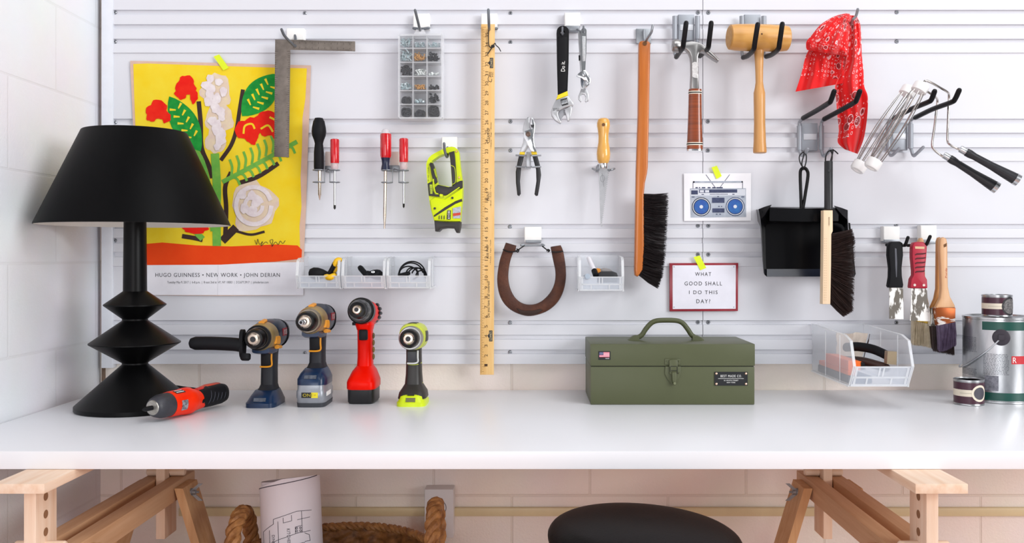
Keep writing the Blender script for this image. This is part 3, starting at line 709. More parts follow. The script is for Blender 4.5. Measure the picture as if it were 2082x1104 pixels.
# ================================================================ SCREWDRIVERS AND HOLDERS
RHAN = mat('red_acetate', 'be0a18', .18, col2='d82028', vscale=40, coat=.4); CLH = mat('clear_acetate', 'dfc6c8', .15, alpha=.6)
TIPM = mat('screwdriver_tip', '3a3a3c', .4, .8); SHAFT = mat('shaft_steel', 'c9b8aa', .25, 1.0, col2='ddd0c4')
def turned(cx, prof, d, n=24, bm=None, flut=0, tilt=0.0):
    """prof: (radius px, y px); a round turned shape standing in the plane d"""
    k = S(d); y0 = prof[0][1]; base = P(cx, y0, d); rings = []
    for r, y in prof:
        rings.append([base + Vector(((r * k * (1 + (flut * math.cos(6 * 2 * PI * j / n)))) * math.cos(2 * PI * j / n) + tilt * (y - y0) * k, r * k * math.sin(2 * PI * j / n), -(y - y0) * k)) for j in range(n)])
    return loft(rings, bm)
dS = .05
t = T('screwdriver', 'black bulb handled driver standing in the wire holder beside the flower poster', 'screwdriver', P(648, 407, dS), 'screwdrivers in wire holders')
t.part('handle', turned(648.4, [(4, 239.5), (8, 240.3), (9.2, 243), (10.2, 245), (11.2, 246), (14, 260), (14.7, 268), (13.5, 276), (10, 285), (8.2, 292), (9.3, 302), (10, 310), (10.2, 340), (9.6, 344.5)], dS), RUBBER)
t.part('shaft', turned(650, [(3.2, 344), (3.2, 396), (2.6, 398), (.6, 407)], dS, 16), SHAFT)
def red_driver(cx, y0, y1, y2, yt, label, tipw):
    t = T('screwdriver', label, 'screwdriver', P(cx, yt, dS), 'screwdrivers in wire holders')
    t.part('handle', turned(cx, [(5.5, y0), (7.8, y0 + .8), (8.8, y0 + 3), (8.8, y1 - 3), (8.2, y1)], dS, 48, flut=.045), RHAN)
    t.part('handle_tip', turned(cx, [(8.2, y1), (7.6, y1 + 4), (8.0, y2 - 5), (6.5, y2)], dS), CLH, label='clear base of the handle')
    s = t.part('shaft', turned(cx, [(2.3, y2), (2.3, yt - 9)], dS, 14), STEEL)
    t.part('tip', turned(cx, [(2.3, yt - 9), (tipw, yt - 6), (tipw, yt - 3), (.5, yt)], dS, 4), TIPM, s)
red_driver(680.5, 282.4, 332, 344.7, 426, 'short red screwdriver with dark tip sharing the holder with the black bulb handled driver', 2.4)
red_driver(820.8, 281, 330, 344.7, 423, 'short red screwdriver hanging just left of the lime work light', 2.0)
t = T('screwdriver', 'long red screwdriver with blue collar and clear domed end', 'screwdriver', P(782, 465, dS), 'screwdrivers in wire holders')
t.part('handle', turned(784.3, [(10.3, 272), (10.8, 275), (10.8, 316), (9.5, 321)], dS, 48, flut=.05), RHAN)
t.part('end_cap', turned(784.3, [(1, 261.6), (5.5, 262.6), (8.2, 266), (9.3, 272)], dS), mat('clear_dome', 'e6e2e6', .1, alpha=.55), label='clear domed end cap')
t.part('collar', turned(784, [(9.5, 321), (8, 327), (7.4, 334), (9, 342), (9.3, 345)], dS), mat('navy_collar', '18203c', .3), label='dark blue collar')
t.part('shaft', turned(783.6, [(3.1, 345), (3.1, 440), (2.0, 455), (1.6, 465)], dS, 14, tilt=-.015), SHAFT)
def wire_holder(label, bx0, bx1, by0, by1, ringx, rr_, yy):
    t = T('tool_holder', label, 'tool holder', P((bx0 + bx1) / 2, by1, 0), 'wire tool holders')
    t.part('backing_block', slab([(bx0, by0), (bx1, by0), (bx1, by1), (bx0, by1)], .02, .02, .002), mat('holder_beige', 'e0d3cc', .5))
    cx = (bx0 + bx1) / 2
    t.part('bracket', slab([(bx0 - 1, by1 - 1), (bx1 + 1, by1 - 1), (bx1 + 1, by1 + 11), (bx0 - 1, by1 + 11)], .024, .024, .001), ZINC)
    for x, r in zip(ringx, rr_):
        sd = 1 if x < cx else -1
        for y in yy:
            k = S(dS); c = P(x, y, dS)
            t.part('ring', tube([c + Vector((r * k * math.cos(a * PI / 12), r * k * math.sin(a * PI / 12), 0)) for a in range(24)], .0016, 7, loop=True), ZINC)
        t.part('upright', tube([P(x + sd * r, yy[0] - 1, dS), P(x + sd * r, yy[1] + 1, dS)], .0014, 7, tube([P(x + sd * r, yy[0], dS), P(cx, by1 + 6, .022)], .0014, 7)), ZINC)
wire_holder('grey wire holder carrying the black driver and a red screwdriver', 661, 673.5, 308, 338, (648.4, 680.5), (11.5, 9.8), (346, 370.5))
wire_holder('grey wire holder carrying the two longer red screwdrivers', 793, 810, 308, 337, (787, 820.8), (11, 9.6), (346.5, 371))
# ================================================================ WORK LIGHT
t = T('work_light', 'lime green and black cordless work light with a D shaped handle on the wall', 'work light', P(910, 470, .05))
c5 = cr(5.518, 850, 280)
LIME = mat('lime_plastic', 'd0e200', .38, col2='d8ea08', spec=.3); CHAR = mat('charcoal_plastic', '2b2826', .45)
outer = [(150, 195), (220, 155), (300, 118), (340, 105), (375, 100), (410, 106), (440, 128), (456, 155), (462, 220), (472, 320), (485, 420), (497, 500), (499, 640), (490, 740), (478, 850), (472, 945), (180, 935), (165, 880), (148, 820), (132, 740), (118, 640), (106, 520), (96, 400), (92, 300), (100, 265), (118, 228)]
hole = [(150, 262), (230, 205), (322, 168), (345, 175), (358, 230), (366, 310), (374, 420), (380, 530), (372, 552), (300, 540), (226, 524), (212, 480), (196, 400), (178, 320)]
i0 = 0; j0 = 0
fr = outer + [outer[0]] + [hole[0]] + hole[::-1]
t.part('body', slab(c5(fr), .085, .04, .0), LIME)
t.part('body_bulge', slab(c5([(135, 700), (190, 665), (300, 690), (497, 560), (497, 640), (489, 740), (478, 850), (472, 940), (182, 930), (166, 880), (150, 820)]), .0895, .03, .003), LIME)
blk = NB()
blk = slab(c5([(107, 515), (150, 520), (160, 460), (176, 458), (186, 560), (200, 610), (236, 622), (300, 660), (330, 650), (497, 552), (497, 478), (470, 480), (430, 505), (382, 548), (340, 552), (226, 528), (200, 492), (176, 320), (165, 282), (140, 275), (122, 305), (134, 330), (150, 440), (152, 490)] + [(152, 492), (110, 508)]), .0905, .02, .001, blk) if False else blk
for q in ([(107, 514), (156, 488), (162, 590), (190, 636), (236, 640), (236, 662), (120, 650)], [(186, 560), (224, 526), (340, 554), (385, 545), (432, 503), (470, 484), (497, 480), (498, 560), (420, 590), (330, 640), (300, 648), (236, 634), (200, 612)],
          [(124, 300), (140, 275), (166, 284), (180, 320), (196, 400), (216, 500), (192, 520), (165, 470), (148, 400), (138, 330)], [(345, 165), (405, 148), (415, 215), (430, 420), (428, 500), (386, 540), (376, 420), (366, 300), (358, 215)],
          [(176, 870), (300, 780), (420, 710), (492, 684), (492, 714), (420, 742), (300, 815), (180, 890)]):
    blk = slab(c5(q), .0908, .015, .0012, blk)
t.part('grip_panel', blk, CHAR)
ln = NB()
for q, w in (([(172, 462), (178, 540), (196, 615), (228, 630)], 1.8), ([(290, 655), (310, 660), (400, 600), (466, 556)], 1.8), ([(370, 308), (412, 345), (420, 490), (385, 525)], .9)): ln = ribbon(c5(q), w, .0912, ln)
for x in (262,): ln = flat(c5([(246, 630), (280, 636), (276, 662), (242, 654)]), .0912, ln)
t.part('trim_line', ln, LIME)
t.part('lamp_head', slab(c5([(180, 930), (330, 945), (474, 940), (470, 1000), (455, 1064), (428, 1066), (402, 1016), (320, 1012), (255, 1022), (224, 1052), (190, 1050)]), .092, .05, .004), CHAR)
bt = NB()
for x, y in ((232, 560), (385, 675), (187, 793)): bt = disc(*c5([(x, y)])[0], 2.4, .0915, bt)
for x in (237, 265, 293): bt = flat(c5([(x - 5, 880), (x + 4, 868), (x + 4, 916), (x - 5, 916)]), .0912, bt)
t.part('vent_and_screw_hole', bt, DARK)
t.part('screw', lathe([(.0032, 0), (.0028, .001)], P(*c5([(432, 153)])[0], .0855), (0, -1, 0), 12, lathe([(.0032, 0), (.0028, .001)], P(*c5([(462, 446)])[0], .0855), (0, -1, 0), 12)), mat('brass_screw', 'b89a5a', .3, .9))
t.part('trigger', slab(c5([(172, 350), (196, 345), (214, 440), (204, 450), (190, 420)]), .093, .01, .001), mat('olive_mark', '9bab1a', .5))
t.part('maker_label', [(flat(c5([(330, 812), (368, 815), (364, 918), (322, 916)]), .0914), DARK), (text('RYOBI', (*c5([(335, 820)])[0], *c5([(358, 908)])[0]), .0917, 90), WHITE)])
t.part('lettering', text('18V ONE+ LITHIUM', (*c5([(108, 335)])[0], *c5([(122, 490)])[0]), .0855, 90), DARK)
t.part('badge', [(flat(c5([(130, 525), (158, 525), (162, 628), (136, 628)]), .0914), mat('lime_badge', 'b9cc30', .5)), (text('ONE+', (*c5([(136, 540)])[0], *c5([(154, 618)])[0]), .0917, 90), DARK)])
t.part('rating_label', [(flat(c5([(390, 790), (482, 770), (476, 905), (392, 905)]), .0914), mat('rating_label', '8d95a4', .5, col2='c9ccd4', vscale=220)), (flat(c5([(392, 850), (478, 838), (477, 868), (392, 880)]), .0917), mat('rating_red', 'c8402e', .6))])
# ================================================================ WRENCHES
t = T('adjustable_wrench', 'large adjustable wrench with black grip and yellow band', 'wrench', P(1143, 250, .07))
c4 = cr(4.6, 1100, 20)
def arc(cx, cy, r, a0, a1, n=10): return [(cx + r * math.cos(math.radians(a0 + (a1 - a0) * i / n)), cy + r * math.sin(math.radians(a0 + (a1 - a0) * i / n))) for i in range(n + 1)]
def key(out, cx, cy, r, n=12):
    """keyhole outline: outer loop bridged to a round hole"""
    i = min(range(len(out)), key=lambda q: (out[q][0] - cx) ** 2 + (out[q][1] - cy) ** 2)
    a0 = math.degrees(math.atan2(out[i][1] - cy, out[i][0] - cx))
    ar = sum((out[q][0] * out[(q + 1) % len(out)][1] - out[(q + 1) % len(out)][0] * out[q][1]) for q in range(len(out)))
    h = arc(cx, cy, r, a0, a0 - 360 if ar > 0 else a0 + 360, n)
    return out[:i + 1] + h + out[i:]
gr = arc(204, 206, 58, 180, 360, 14) + [(258, 500), (248, 757), (158, 795), (150, 500)]
t.part('grip', slab(c4(key(gr, 203, 208, 20)), .078, .018, .0), RUBBER)
t.part('grip_face', slab(c4([(160, 250), (248, 250), (246, 500), (238, 745), (166, 775), (160, 500)]), .0795, .004, .002), RUBBER)
t.part('band', slab(c4([(156, 796), (248, 756), (254, 800), (140, 842)]), .0785, .016, .002), mat('yellow_band', 'ecd21a', .4))
SAT = mat('satin_steel', 'b4b5b8', .38, .85, col2='c6c7c9', vscale=14)
hd = [(140, 842), (254, 800), (278, 838), (306, 872), (300, 900), (282, 898), (216, 920), (170, 945), (158, 966), (164, 1000), (180, 1030), (190, 1050), (186, 1062), (170, 1058), (128, 1030), (100, 990), (94, 950), (108, 905), (124, 870)]
t.part('fixed_jaw', slab(c4(hd), .078, .014, .002), SAT)
t.part('movable_jaw', slab(c4([(222, 926), (286, 892), (290, 930), (282, 975), (266, 1036), (250, 1042), (242, 1018), (232, 980), (222, 950)]), .0775, .011, .002), SAT)
t.part('jaw_throat', slab(c4([(168, 948), (216, 922), (228, 960), (234, 985), (214, 985), (196, 1010), (186, 1040), (172, 1010), (160, 975)]), .072, .004, .001), mat('jaw_shade', '9b9da2', .5, .6))
wn = slab(c4([(180, 838), (244, 820), (256, 885), (196, 902)]), .0783, .003, .0005)
t.part('worm_recess', wn, DARK)
wn = NB()
for i in range(4): wn = slab(c4([(190 + i * 14, 850 - i * 4), (200 + i * 14, 847 - i * 4), (206 + i * 14, 884 - i * 4), (196 + i * 14, 888 - i * 4)]), .0805, .004, .001, wn)
t.part('worm_screw', wn, STEEL)
t.part('lettering', [(text('Do it.', (*c4([(187, 480)])[0], *c4([(224, 576)])[0]), .0800, 90), WHITE), (text('DROP FORGED', (*c4([(112, 918)])[0], *c4([(170, 946)])[0]), .0785), DARK)])
t = T('adjustable_wrench', 'small chrome adjustable wrench hanging on the right hand hook of the pair', 'wrench', P(1190, 180, .08))
hn = arc(400, 196, 26, 180, 360, 10) + [(424, 380), (414, 562), (380, 572), (376, 380)]
t.part('handle', slab(c4(key(hn, 398, 205, 13)), .092, .010, .0), CHROME)
t.part('handle_inset', slab(c4([(384, 245), (418, 245), (416, 480), (388, 480)]), .0928, .002, .0006), mat('chrome_pebbled', 'a9abae', .45, .9, col2='c8cacc', vscale=300, bump=.6, bscale=900))
t.part('head', slab(c4([(380, 570), (414, 560), (440, 590), (462, 640), (464, 672), (448, 706), (420, 728), (402, 732), (420, 700), (436, 676), (424, 660), (400, 660), (380, 640), (330, 616), (350, 592)]), .093, .012, .002), CHROME)
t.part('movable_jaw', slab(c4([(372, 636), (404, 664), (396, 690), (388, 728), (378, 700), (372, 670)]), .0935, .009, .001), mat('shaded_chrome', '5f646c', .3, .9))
t.part('worm_screw', slab(c4([(380, 590), (410, 582), (418, 612), (392, 622)]), .0945, .004, .0008), STEEL)
t = T('open_end_wrench', 'open ended steel wrench behind the small chrome adjustable wrench', 'wrench', P(1187, 207, .07))
t.part('handle', slab(c4([(346, 200), (376, 196), (402, 400), (424, 740), (376, 748), (366, 560)]), .074, .006, .001), SAT)
oj = [(376, 740), (426, 736), (440, 770), (448, 800), (446, 850), (420, 862), (412, 852), (420, 815), (406, 790), (386, 788), (372, 812), (380, 850), (372, 862), (350, 834), (350, 804), (364, 768)]
t.part('open_end', slab(c4(oj), .076, .009, .0015), SAT)
t.part('clip', slab(c4([(352, 424), (366, 424), (366, 472), (354, 472)]), .078, .006, .001), BLACK)
# ================================================================ PLIERS
t = T('pliers', 'slip joint pliers with black dipped handles in a grey bracket', 'pliers', P(1074, 398, .06))
c2 = cr(2.51, 960, 220)
PB = mat('dipped_black', '1a191d', .45)
t.part('handle', slab(c2([(240, 234), (266, 236), (250, 300), (244, 370), (248, 435), (240, 447), (230, 442), (223, 380), (222, 325), (230, 280)]), .068, .016, .004, seg=3), PB)
t.part('handle', slab(c2([(306, 236), (331, 234), (346, 290), (352, 340), (344, 400), (336, 444), (326, 447), (318, 438), (328, 370), (326, 310)]), .068, .016, .004, seg=3), PB)
YC = mat('yellow_collar', 'e8c51c', .45)
t.part('collar', slab(c2([(244, 222), (270, 224), (267, 238), (240, 237)]), .067, .013, .002), YC); t.part('collar', slab(c2([(300, 222), (329, 222), (332, 237), (305, 238)]), .067, .013, .002), YC)
t.part('jaw', slab(c2([(284, 44), (294, 46), (293, 70), (297, 96), (306, 120), (306, 150), (290, 190), (270, 224), (243, 224), (258, 180), (264, 140), (258, 110), (264, 76), (274, 56)]), .066, .008, .002), SAT)
t.part('jaw', slab(c2([(304, 44), (314, 58), (321, 80), (319, 110), (314, 150), (318, 190), (330, 223), (300, 223), (284, 190), (264, 150), (262, 118), (282, 112), (300, 104), (302, 94), (296, 80), (300, 60)]), .071, .007, .002), CHROME)
t.part('pivot', lathe([(.0068, 0), (.006, .002), (.003, .0028)], P(*c2([(286, 132)])[0], .071), (0, -1, 0), 18), mat('pivot_dark', '6b5a52', .4, .8))
t.part('jaw_teeth', slab(c2([(299, 84), (318, 84), (316, 98), (302, 98)]), .0722, .002, .0), DARK)
t = T('tool_holder', 'grey double bracket gripping the handles of the pliers', 'tool holder', P(1074, 345, 0), 'wire tool holders')
def wirep(pts, r=.0016, bm=None): return tube([P(*q) for q in pts], r, 7, bm)
for y in (240, 298): t.part('arm', wirep([(*c2([(222, y)])[0], .085), (*c2([(268, y + 3)])[0], .088), (*c2([(272, y + 1)])[0], .05), (*c2([(304, y + 1)])[0], .05), (*c2([(306, y + 3)])[0], .088), (*c2([(352, y)])[0], .085)], .0022), ZINC)
t.part('arm_post', slab(c2([(276, 222), (300, 222), (300, 300), (276, 300)]), .052, .05, .002), mat('holder_zinc_light', 'c6c9ce', .4, .5))
# ================================================================ KEYHOLE SAW
t = T('keyhole_saw', 'short keyhole saw with varnished wooden handle hanging blade down', 'saw', P(1224, 462, .06))
VAR = wood('varnished_wood', 'd79a3f', 'e8b45c', 'z', .25, 7, coat=.5)
t.part('handle', turned(1227, [(3, 240.3), (8, 240.8), (11.5, 243.5), (13.2, 250), (13.4, 256), (11.5, 266), (10.3, 277), (10.7, 290), (13, 303), (14, 313), (13, 324), (11, 330), (8, 333.3)], .062, 36), VAR)
t.part('hang_hole', lathe([(.0042, 0), (.0042, .0008)], P(1227, 253.5, .0785), (0, -1, 0), 14), mat('hole_brown', '6b4520', .7))
t.part('ferrule', turned(1227, [(8.8, 332.5), (9, 334), (9, 342), (8.6, 343)], .062, 28), CHROME)
bl = [(1217, 341), (1238, 341)]
n = 30
for i in range(n):
    y = 347 + i * 3.7; x = 1237.5 - (y - 347) * .13
    bl += [(x - 1.2, y), (x + 1.4, y + 2.8)]
bl += [(1223.4, 463), (1221, 455)]
t.part('saw_blade', slab(bl, .0625, .0016, 0), mat('saw_steel', 'a3a4a8', .4, .7, col2='b9babd', vscale=60))
t.part('etched_mark', tube([P(1225 + 4 * math.cos(a * PI / 8), 363 + 7 * math.sin(a * PI / 8), .0627) for a in range(16)], .0004, 5, ribbon([(1224, 352), (1228, 380)], .7, .0628), True), mat('etch_grey', '77787c', .6))
t = T('tool_holder', 'grey flat bracket supporting the keyhole saw at its ferrule', 'tool holder', P(1227, 345, 0), 'wire tool holders')
t.part('arm', round_tube([P(1205, 343, .085), P(1212, 345.5, .09), P(1220, 345, .05), P(1234, 345, .05), P(1242, 345.5, .09), P(1249, 343, .085)], .0028, 8), ZINC)
t.part('bracket', slab([(1215, 334), (1239, 334), (1241, 347), (1213, 347)], .04, .04, .002), ZINC)
# ================================================================ BENCH BRUSHES
def bristles(b0, _b, t0, _t, d0, d1, n, r, seed, curl=0.0):
    """strands from the line b0-b1 to the line t0-t1 (px), depth d0..d1"""
    q = random.Random(seed); tt = NB()
    def lerp(pl, f):
        f = f * (len(pl) - 1); i = min(int(f), len(pl) - 2); g = f - i
        return pl[i][0] + (pl[i + 1][0] - pl[i][0]) * g, pl[i][1] + (pl[i + 1][1] - pl[i][1]) * g
    for s in range(n):
        f = q.random(); a = lerp(b0, f); e = lerp(t0, min(1, max(0, f + q.gauss(0, .012)))); dd = d0 + (d1 - d0) * q.random(); d2 = dd + q.gauss(0, .006)
        k = q.uniform(.90, 1.01); e = (a[0] + (e[0] - a[0]) * k + q.gauss(0, .6), a[1] + (e[1] - a[1]) * k + q.gauss(0, .6))
        p0, p2 = P(a[0], a[1], dd), P(e[0], e[1], d2); p1 = (p0 + p2) / 2 + Vector((0, 0, curl)) + Vector((q.gauss(0, .0006), q.gauss(0, .001), q.gauss(0, .0006)))
        ax = (p2 - p0).normalized(); _, u, v = frame(ax); R3 = []
        for p, rr in ((p0, r), (p1, r * .9), (p2, r * .35)): R3.append([tt.verts.new(p + u * rr * math.cos(j * 2 * PI / 3) + v * rr * math.sin(j * 2 * PI / 3)) for j in range(3)])
        for a_, b_ in zip(R3, R3[1:]):
            for j in range(3): tt.faces.new((a_[j], a_[(j + 1) % 3], b_[(j + 1) % 3], b_[j]))
    return tt
HAIR = mat('dark_horsehair', '171214', .55, col2='241a1b', vscale=90); HAIR2 = mat('brown_horsehair', '221614', .55, col2='36231e', vscale=90)
t = T('bench_brush', 'long orange wooden handled bench brush with black bristles', 'brush', P(1310, 562, .05))
OW = wood('orange_wood', 'ae5a14', 'c47022', 'z', .35, 8, coat=.25)
hb = [(1299.2, 88), (1301, 84), (1305, 82.5), (1317, 82.5), (1321, 85), (1322.5, 89), (1319.5, 250), (1317.5, 340), (1316, 352), (1311.5, 372), (1309.5, 395), (1309.8, 500), (1307, 548), (1302, 557), (1296.6, 562.8), (1291.5, 560), (1290.5, 550), (1292, 460), (1293.8, 352), (1297.8, 230)]
t.part('handle', slab(hb, .074, .022, .004, seg=3), OW)
t.part('hang_hole', lathe([(.0055, 0), (.0055, .0006)], P(1311, 88.5, .0745), (0, -1, 0), 14), mat('hole_brown', '6b4520', .7))
base_ = [(1308, 394), (1308, 440), (1308, 500), (1305, 548), (1299, 560)]; tip_ = [(1359, 393), (1358, 445), (1354, 515), (1348, 560), (1338, 586)]
core = slab([(1307, 396), (1354, 398), (1353, 445), (1349, 515), (1343, 558), (1333, 576), (1318, 568), (1300, 560), (1306, 546), (1308, 500)], .066, .006, .001)
br_ = t.part('bristles', merge(bristles(base_, base_, tip_, tip_, .052, .073, 1500, .00075, 5, -.002), core), HAIR)
t = T('dustpan', 'glossy black metal dustpan with a loop handle hanging upside down', 'dustpan', P(1640, 563, .06))
c3 = cr(3.066, 1340, 300)
def q3(x, y, d): return P(*c3([(x, y)])[0], d)
pan = loft([[q3(690, 370, .050), q3(1100, 372, .050)], [q3(690, 465, .045), q3(1110, 465, .045)], [q3(640, 470, .045), q3(1190, 470, .045)], [q3(655, 790, .05), q3(1225, 790, .05)], [q3(672, 806, .052), q3(1215, 806, .052)]], cap=False, closed=False)
bmesh.ops.solidify(pan, geom=pan.faces[:], thickness=.0012)
t.part('pan', pan, BLK_METAL)
bw = [[q3(700, 372, .052), q3(890, 372, .052), q3(1110, 374, .052)], [q3(690, 374, .11), q3(890, 380, .115), q3(1120, 376, .11)], [q3(688, 456, .115), q3(890, 462, .12), q3(1118, 458, .115)], [q3(690, 468, .06), q3(890, 470, .06), q3(1112, 470, .06)]]
b = loft(bw, cap=False, closed=False); bmesh.ops.solidify(b, geom=b.faces[:], thickness=.0012)
t.part('back_wall', b, BLK_METAL)
for s in (0, 1):
    m_ = (lambda x: x) if s == 0 else (lambda x: 1865 - x)
    def q3s(x, y, d_): return q3(x - (72 * max(0, 1 - (y - 370) / 420) if s else 0), y, d_)
    yo = 0 if s == 0 else 6
    sw = [[q3s(m_(700), 356 + yo, .095), q3s(m_(690), 372 + yo, .115), q3s(m_(700), 470, .07)], [q3s(m_(655), 370 + yo, .10), q3s(m_(660), 420, .12), q3s(m_(672), 480, .06)], [q3s(m_(620), 384 + yo, .10), q3s(m_(632), 450, .12), q3s(m_(660), 500, .055)],
          [q3s(m_(626), 430, .10), q3s(m_(640), 520, .115), q3s(m_(662), 540, .052)], [q3s(m_(636), 560, .095), q3s(m_(644), 600, .10), q3s(m_(664), 620, .051)], [q3s(m_(644), 700, .08), q3s(m_(650), 720, .085), q3s(m_(666), 730, .051)], [q3s(m_(652), 782, .065), q3s(m_(660), 796, .068), q3s(m_(674), 800, .053)]]
    b = loft(sw, cap=False, closed=False); bmesh.ops.solidify(b, geom=b.faces[:], thickness=.0015)
    t.part('side_wall', b, BLK_METAL)
t.part('front_lip', loft([[q3(672, 757, .0545), q3(1215, 757, .0545), q3(1215, 759, .052), q3(672, 759, .052)], [q3(672, 804, .062), q3(1215, 804, .062), q3(1215, 806, .053), q3(672, 806, .053)]]), mat('lip_blue_black', '1d2230', .22))
hl = [q3(886, 374, .06), q3(884, 300, .062), q3(880, 180, .064), q3(884, 140, .065), q3(903, 127, .066), q3(922, 142, .065), q3(928, 180, .064), q3(910, 300, .062), q3(898, 374, .06)]
t.part('handle', tube(catm(hl, 5), .0042, 10), BLK_METAL)
lp = NB()
for q in ([(905, 140, .068), (880, 95, .066), (874, 60, .062), (886, 38, .058), (903, 30, .055), (900, 55, .062), (890, 100, .066), (900, 140, .069)], [(902, 140, .068), (916, 90, .064), (918, 50, .06), (908, 34, .056)]): lp = tube(catm([q3(*p) for p in q], 5), .0016, 6, lp)
single('string_loop', 'black cord loop hanging the dustpan from the grey hook', 'string', lp, INK, q3(900, 60, .06))
t = T('bench_brush', 'hand brush with pale wood and black handle hanging in front of the dustpan', 'brush', P(1684, 642, .10))
t.part('handle', lathe([(.008, 0), (.0102, .002), (.0102, .118), (.0092, .120)], P(1684.5, 427, .142), (0, 0, 1), 22), mat('brush_handle_black', '1d1d20', .4))
t.part('hang_hole', lathe([(.0035, 0), (.0035, .0006)], P(1686.5, 347, .1525), (0, -1, 0), 12), DARK)
t.part('wood_block', slab([(1674.5, 427.5), (1693.3, 427.5), (1693.5, 470), (1690.5, 476), (1690, 540), (1688.5, 618.5), (1672.5, 618.5), (1674, 500)], .152, .022, .0015), wood('beech_pale', 'e9cba6', 'f0d8b8', 'z', .5))
dt = NB()
for i in range(26):
    for x in (1676.5, 1680): dt = disc(x - i * .02, 485 + i * 5, .6, .1524, dt, 6)
t.part('tuft_hole', dt, mat('tuft_dot', 'b98f62', .7)); t.part('lettering', text('\u2022 REDECKER', (1684.3, 441, 1687, 460), .1524, 90), BRN)
bsx = [(1689, 476), (1689, 520), (1688, 570), (1687, 617)]; tpx = [(1733, 466), (1739, 490), (1738, 560), (1735.5, 632), (1716, 644)]
core = slab([(1688, 478), (1728, 474), (1733, 492), (1732, 560), (1728, 622), (1716, 632), (1690, 616)], .142, .008, .001)
t.part('bristles', merge(bristles(bsx, bsx, tpx, tpx, .131, .150, 1500, .0008, 8, -.001), core), HAIR2)
lp = NB()
for q in ([(1678, 334, .143), (1679, 318, .12), (1684, 308, .09), (1690, 308, .075), (1692, 318, .10), (1690, 334, .143)], [(1687, 306, .08), (1696, 306, .085), (1704, 313, .09)], [(1694, 304, .085), (1692, 315, .1), (1688, 330, .143)]): lp = tube(catm([P(*p) for p in q], 5), .0018, 6, lp)
single('string_loop', 'black cord tied through the pale wood hand brush handle', 'string', lp, INK, P(1690, 312, .09))
# ================================================================ HAMMER AND MALLET
cH = cr(3.347, 1340, 0)
t = T('claw_hammer', 'steel claw hammer with a stacked brown leather grip', 'hammer', P(1413, 308, .10))
HS = mat('hammer_steel', '8f8d8c', .3, .95, col2='a8a6a5', vscale=14)
hd = [(92, 300), (100, 284), (116, 279), (136, 280), (146, 288), (156, 293), (186, 283), (222, 278), (262, 284), (300, 300), (330, 325), (360, 352), (388, 380), (411, 404), (404, 418), (372, 400), (336, 374), (312, 354), (292, 348), (276, 358), (268, 385), (268, 430), (271, 500), (274, 606), (216, 606), (221, 500), (221, 430), (217, 385), (205, 355), (185, 337), (158, 328), (148, 338), (136, 348), (108, 346), (94, 330)]
t.part('head', slab(cH(hd), .098, .022, .005, seg=3), HS)
t.part('poll', lathe([(.012, 0), (.0165, .004), (.017, .016), (.012, .024)], P(1366.5, 93.5, .087), (1, 0, -.02), 24), HS)
t.part('claw_slot', slab(cH([(330, 346), (346, 356), (398, 406), (394, 406), (344, 362)]), .0985, .002, 0), mat('claw_shadow', '2e2c2c', .6))
t.part('sticker_patch', slab(cH([(225, 430), (240, 420), (266, 425), (266, 450), (258, 470), (266, 480), (262, 532), (240, 528), (226, 520)]), .0987, .0006, 0), mat('worn_sticker', 'b9b7b6', .6, col2='dddcdb', vscale=260))
gk = []
LE = mat('leather_rings', 'a04a1c', .32, col2='652a0c', vscale=120, stretch=(.03, .03, 1), coat=.5)
k_ = .10
def hg(y): return 13.0 + (y - 182) / (304 - 182) * 3.4 - .6 * math.sin((y - 182) / 122 * PI)
def gcx(y): return 1413.2 - (y - 182) * .006
def gring(y0, y1, m_, name, dr=0.0, nst=6):
    rings = []
    for i in range(nst + 1):
        y = y0 + (y1 - y0) * i / nst; r = (hg(y) + dr) * S(.088); c = P(gcx(y), y, .088)
        rings.append([Vector((p.x, p.y, c.z)) for p in sec(c.x, c.y, 0, 2 * r, 1.55 * r, 2.6, 28)])
    return t.part(name, loft(rings), m_)
gring(182, 304, LE, 'grip', 0, 24)
CRM = mat('cream_ring', 'e6dfce', .4)
for y0, y1, m_ in ((186.2, 188, CRM), (188, 190.4, BLACK), (190.4, 192, CRM), (290.5, 292, CRM), (292, 294.4, BLACK), (294.4, 296.2, CRM)): gring(y0, y1, m_, 'grip_ring', .35, 1)
gring(304, 307.5, CHROME, 'end_cap', .1, 2)
t = T('mallet', 'turned wooden mallet with barrel head hanging on black prongs', 'mallet', P(1544, 310, .12))
MW = wood('mallet_wood', 'c98d42', 'dda85c', 'x', .38, 7, coat=.15); MWz = wood('mallet_wood_handle', 'c08543', 'd6a060', 'z', .38, 7, coat=.15)
axm = Vector((1, .10, 0)).normalized(); cM = P(1543, 77, .085)
t.part('head', lathe([(.026, -.0775), (.0305, -.075), (.0325, -.06), (.0338, -.02), (.0338, .02), (.0325, .06), (.0305, .073), (.027, .0755)], cM, axm, 48), MW)
t.part('end_face', lathe([(.0262, -.0777), (.0001, -.0779)], cM, axm, 40), mat('mallet_end_grain', 'c29054', .6, col2='d3a468', vscale=120))
t.part('knot', disc(1549, 69, 1.8, .1193), mat('knot_brown', '5a3718', .7))
t.part('handle', turned(1543.2, [(9.5, 98), (9.8, 104), (9, 118), (7.8, 145), (7.5, 167), (9, 178), (11.6, 189), (11.6, 205), (11.3, 250), (12.4, 290), (13.6, 306), (13.2, 310.5), (11, 311.5)], .085, 36, tilt=.008), MWz)
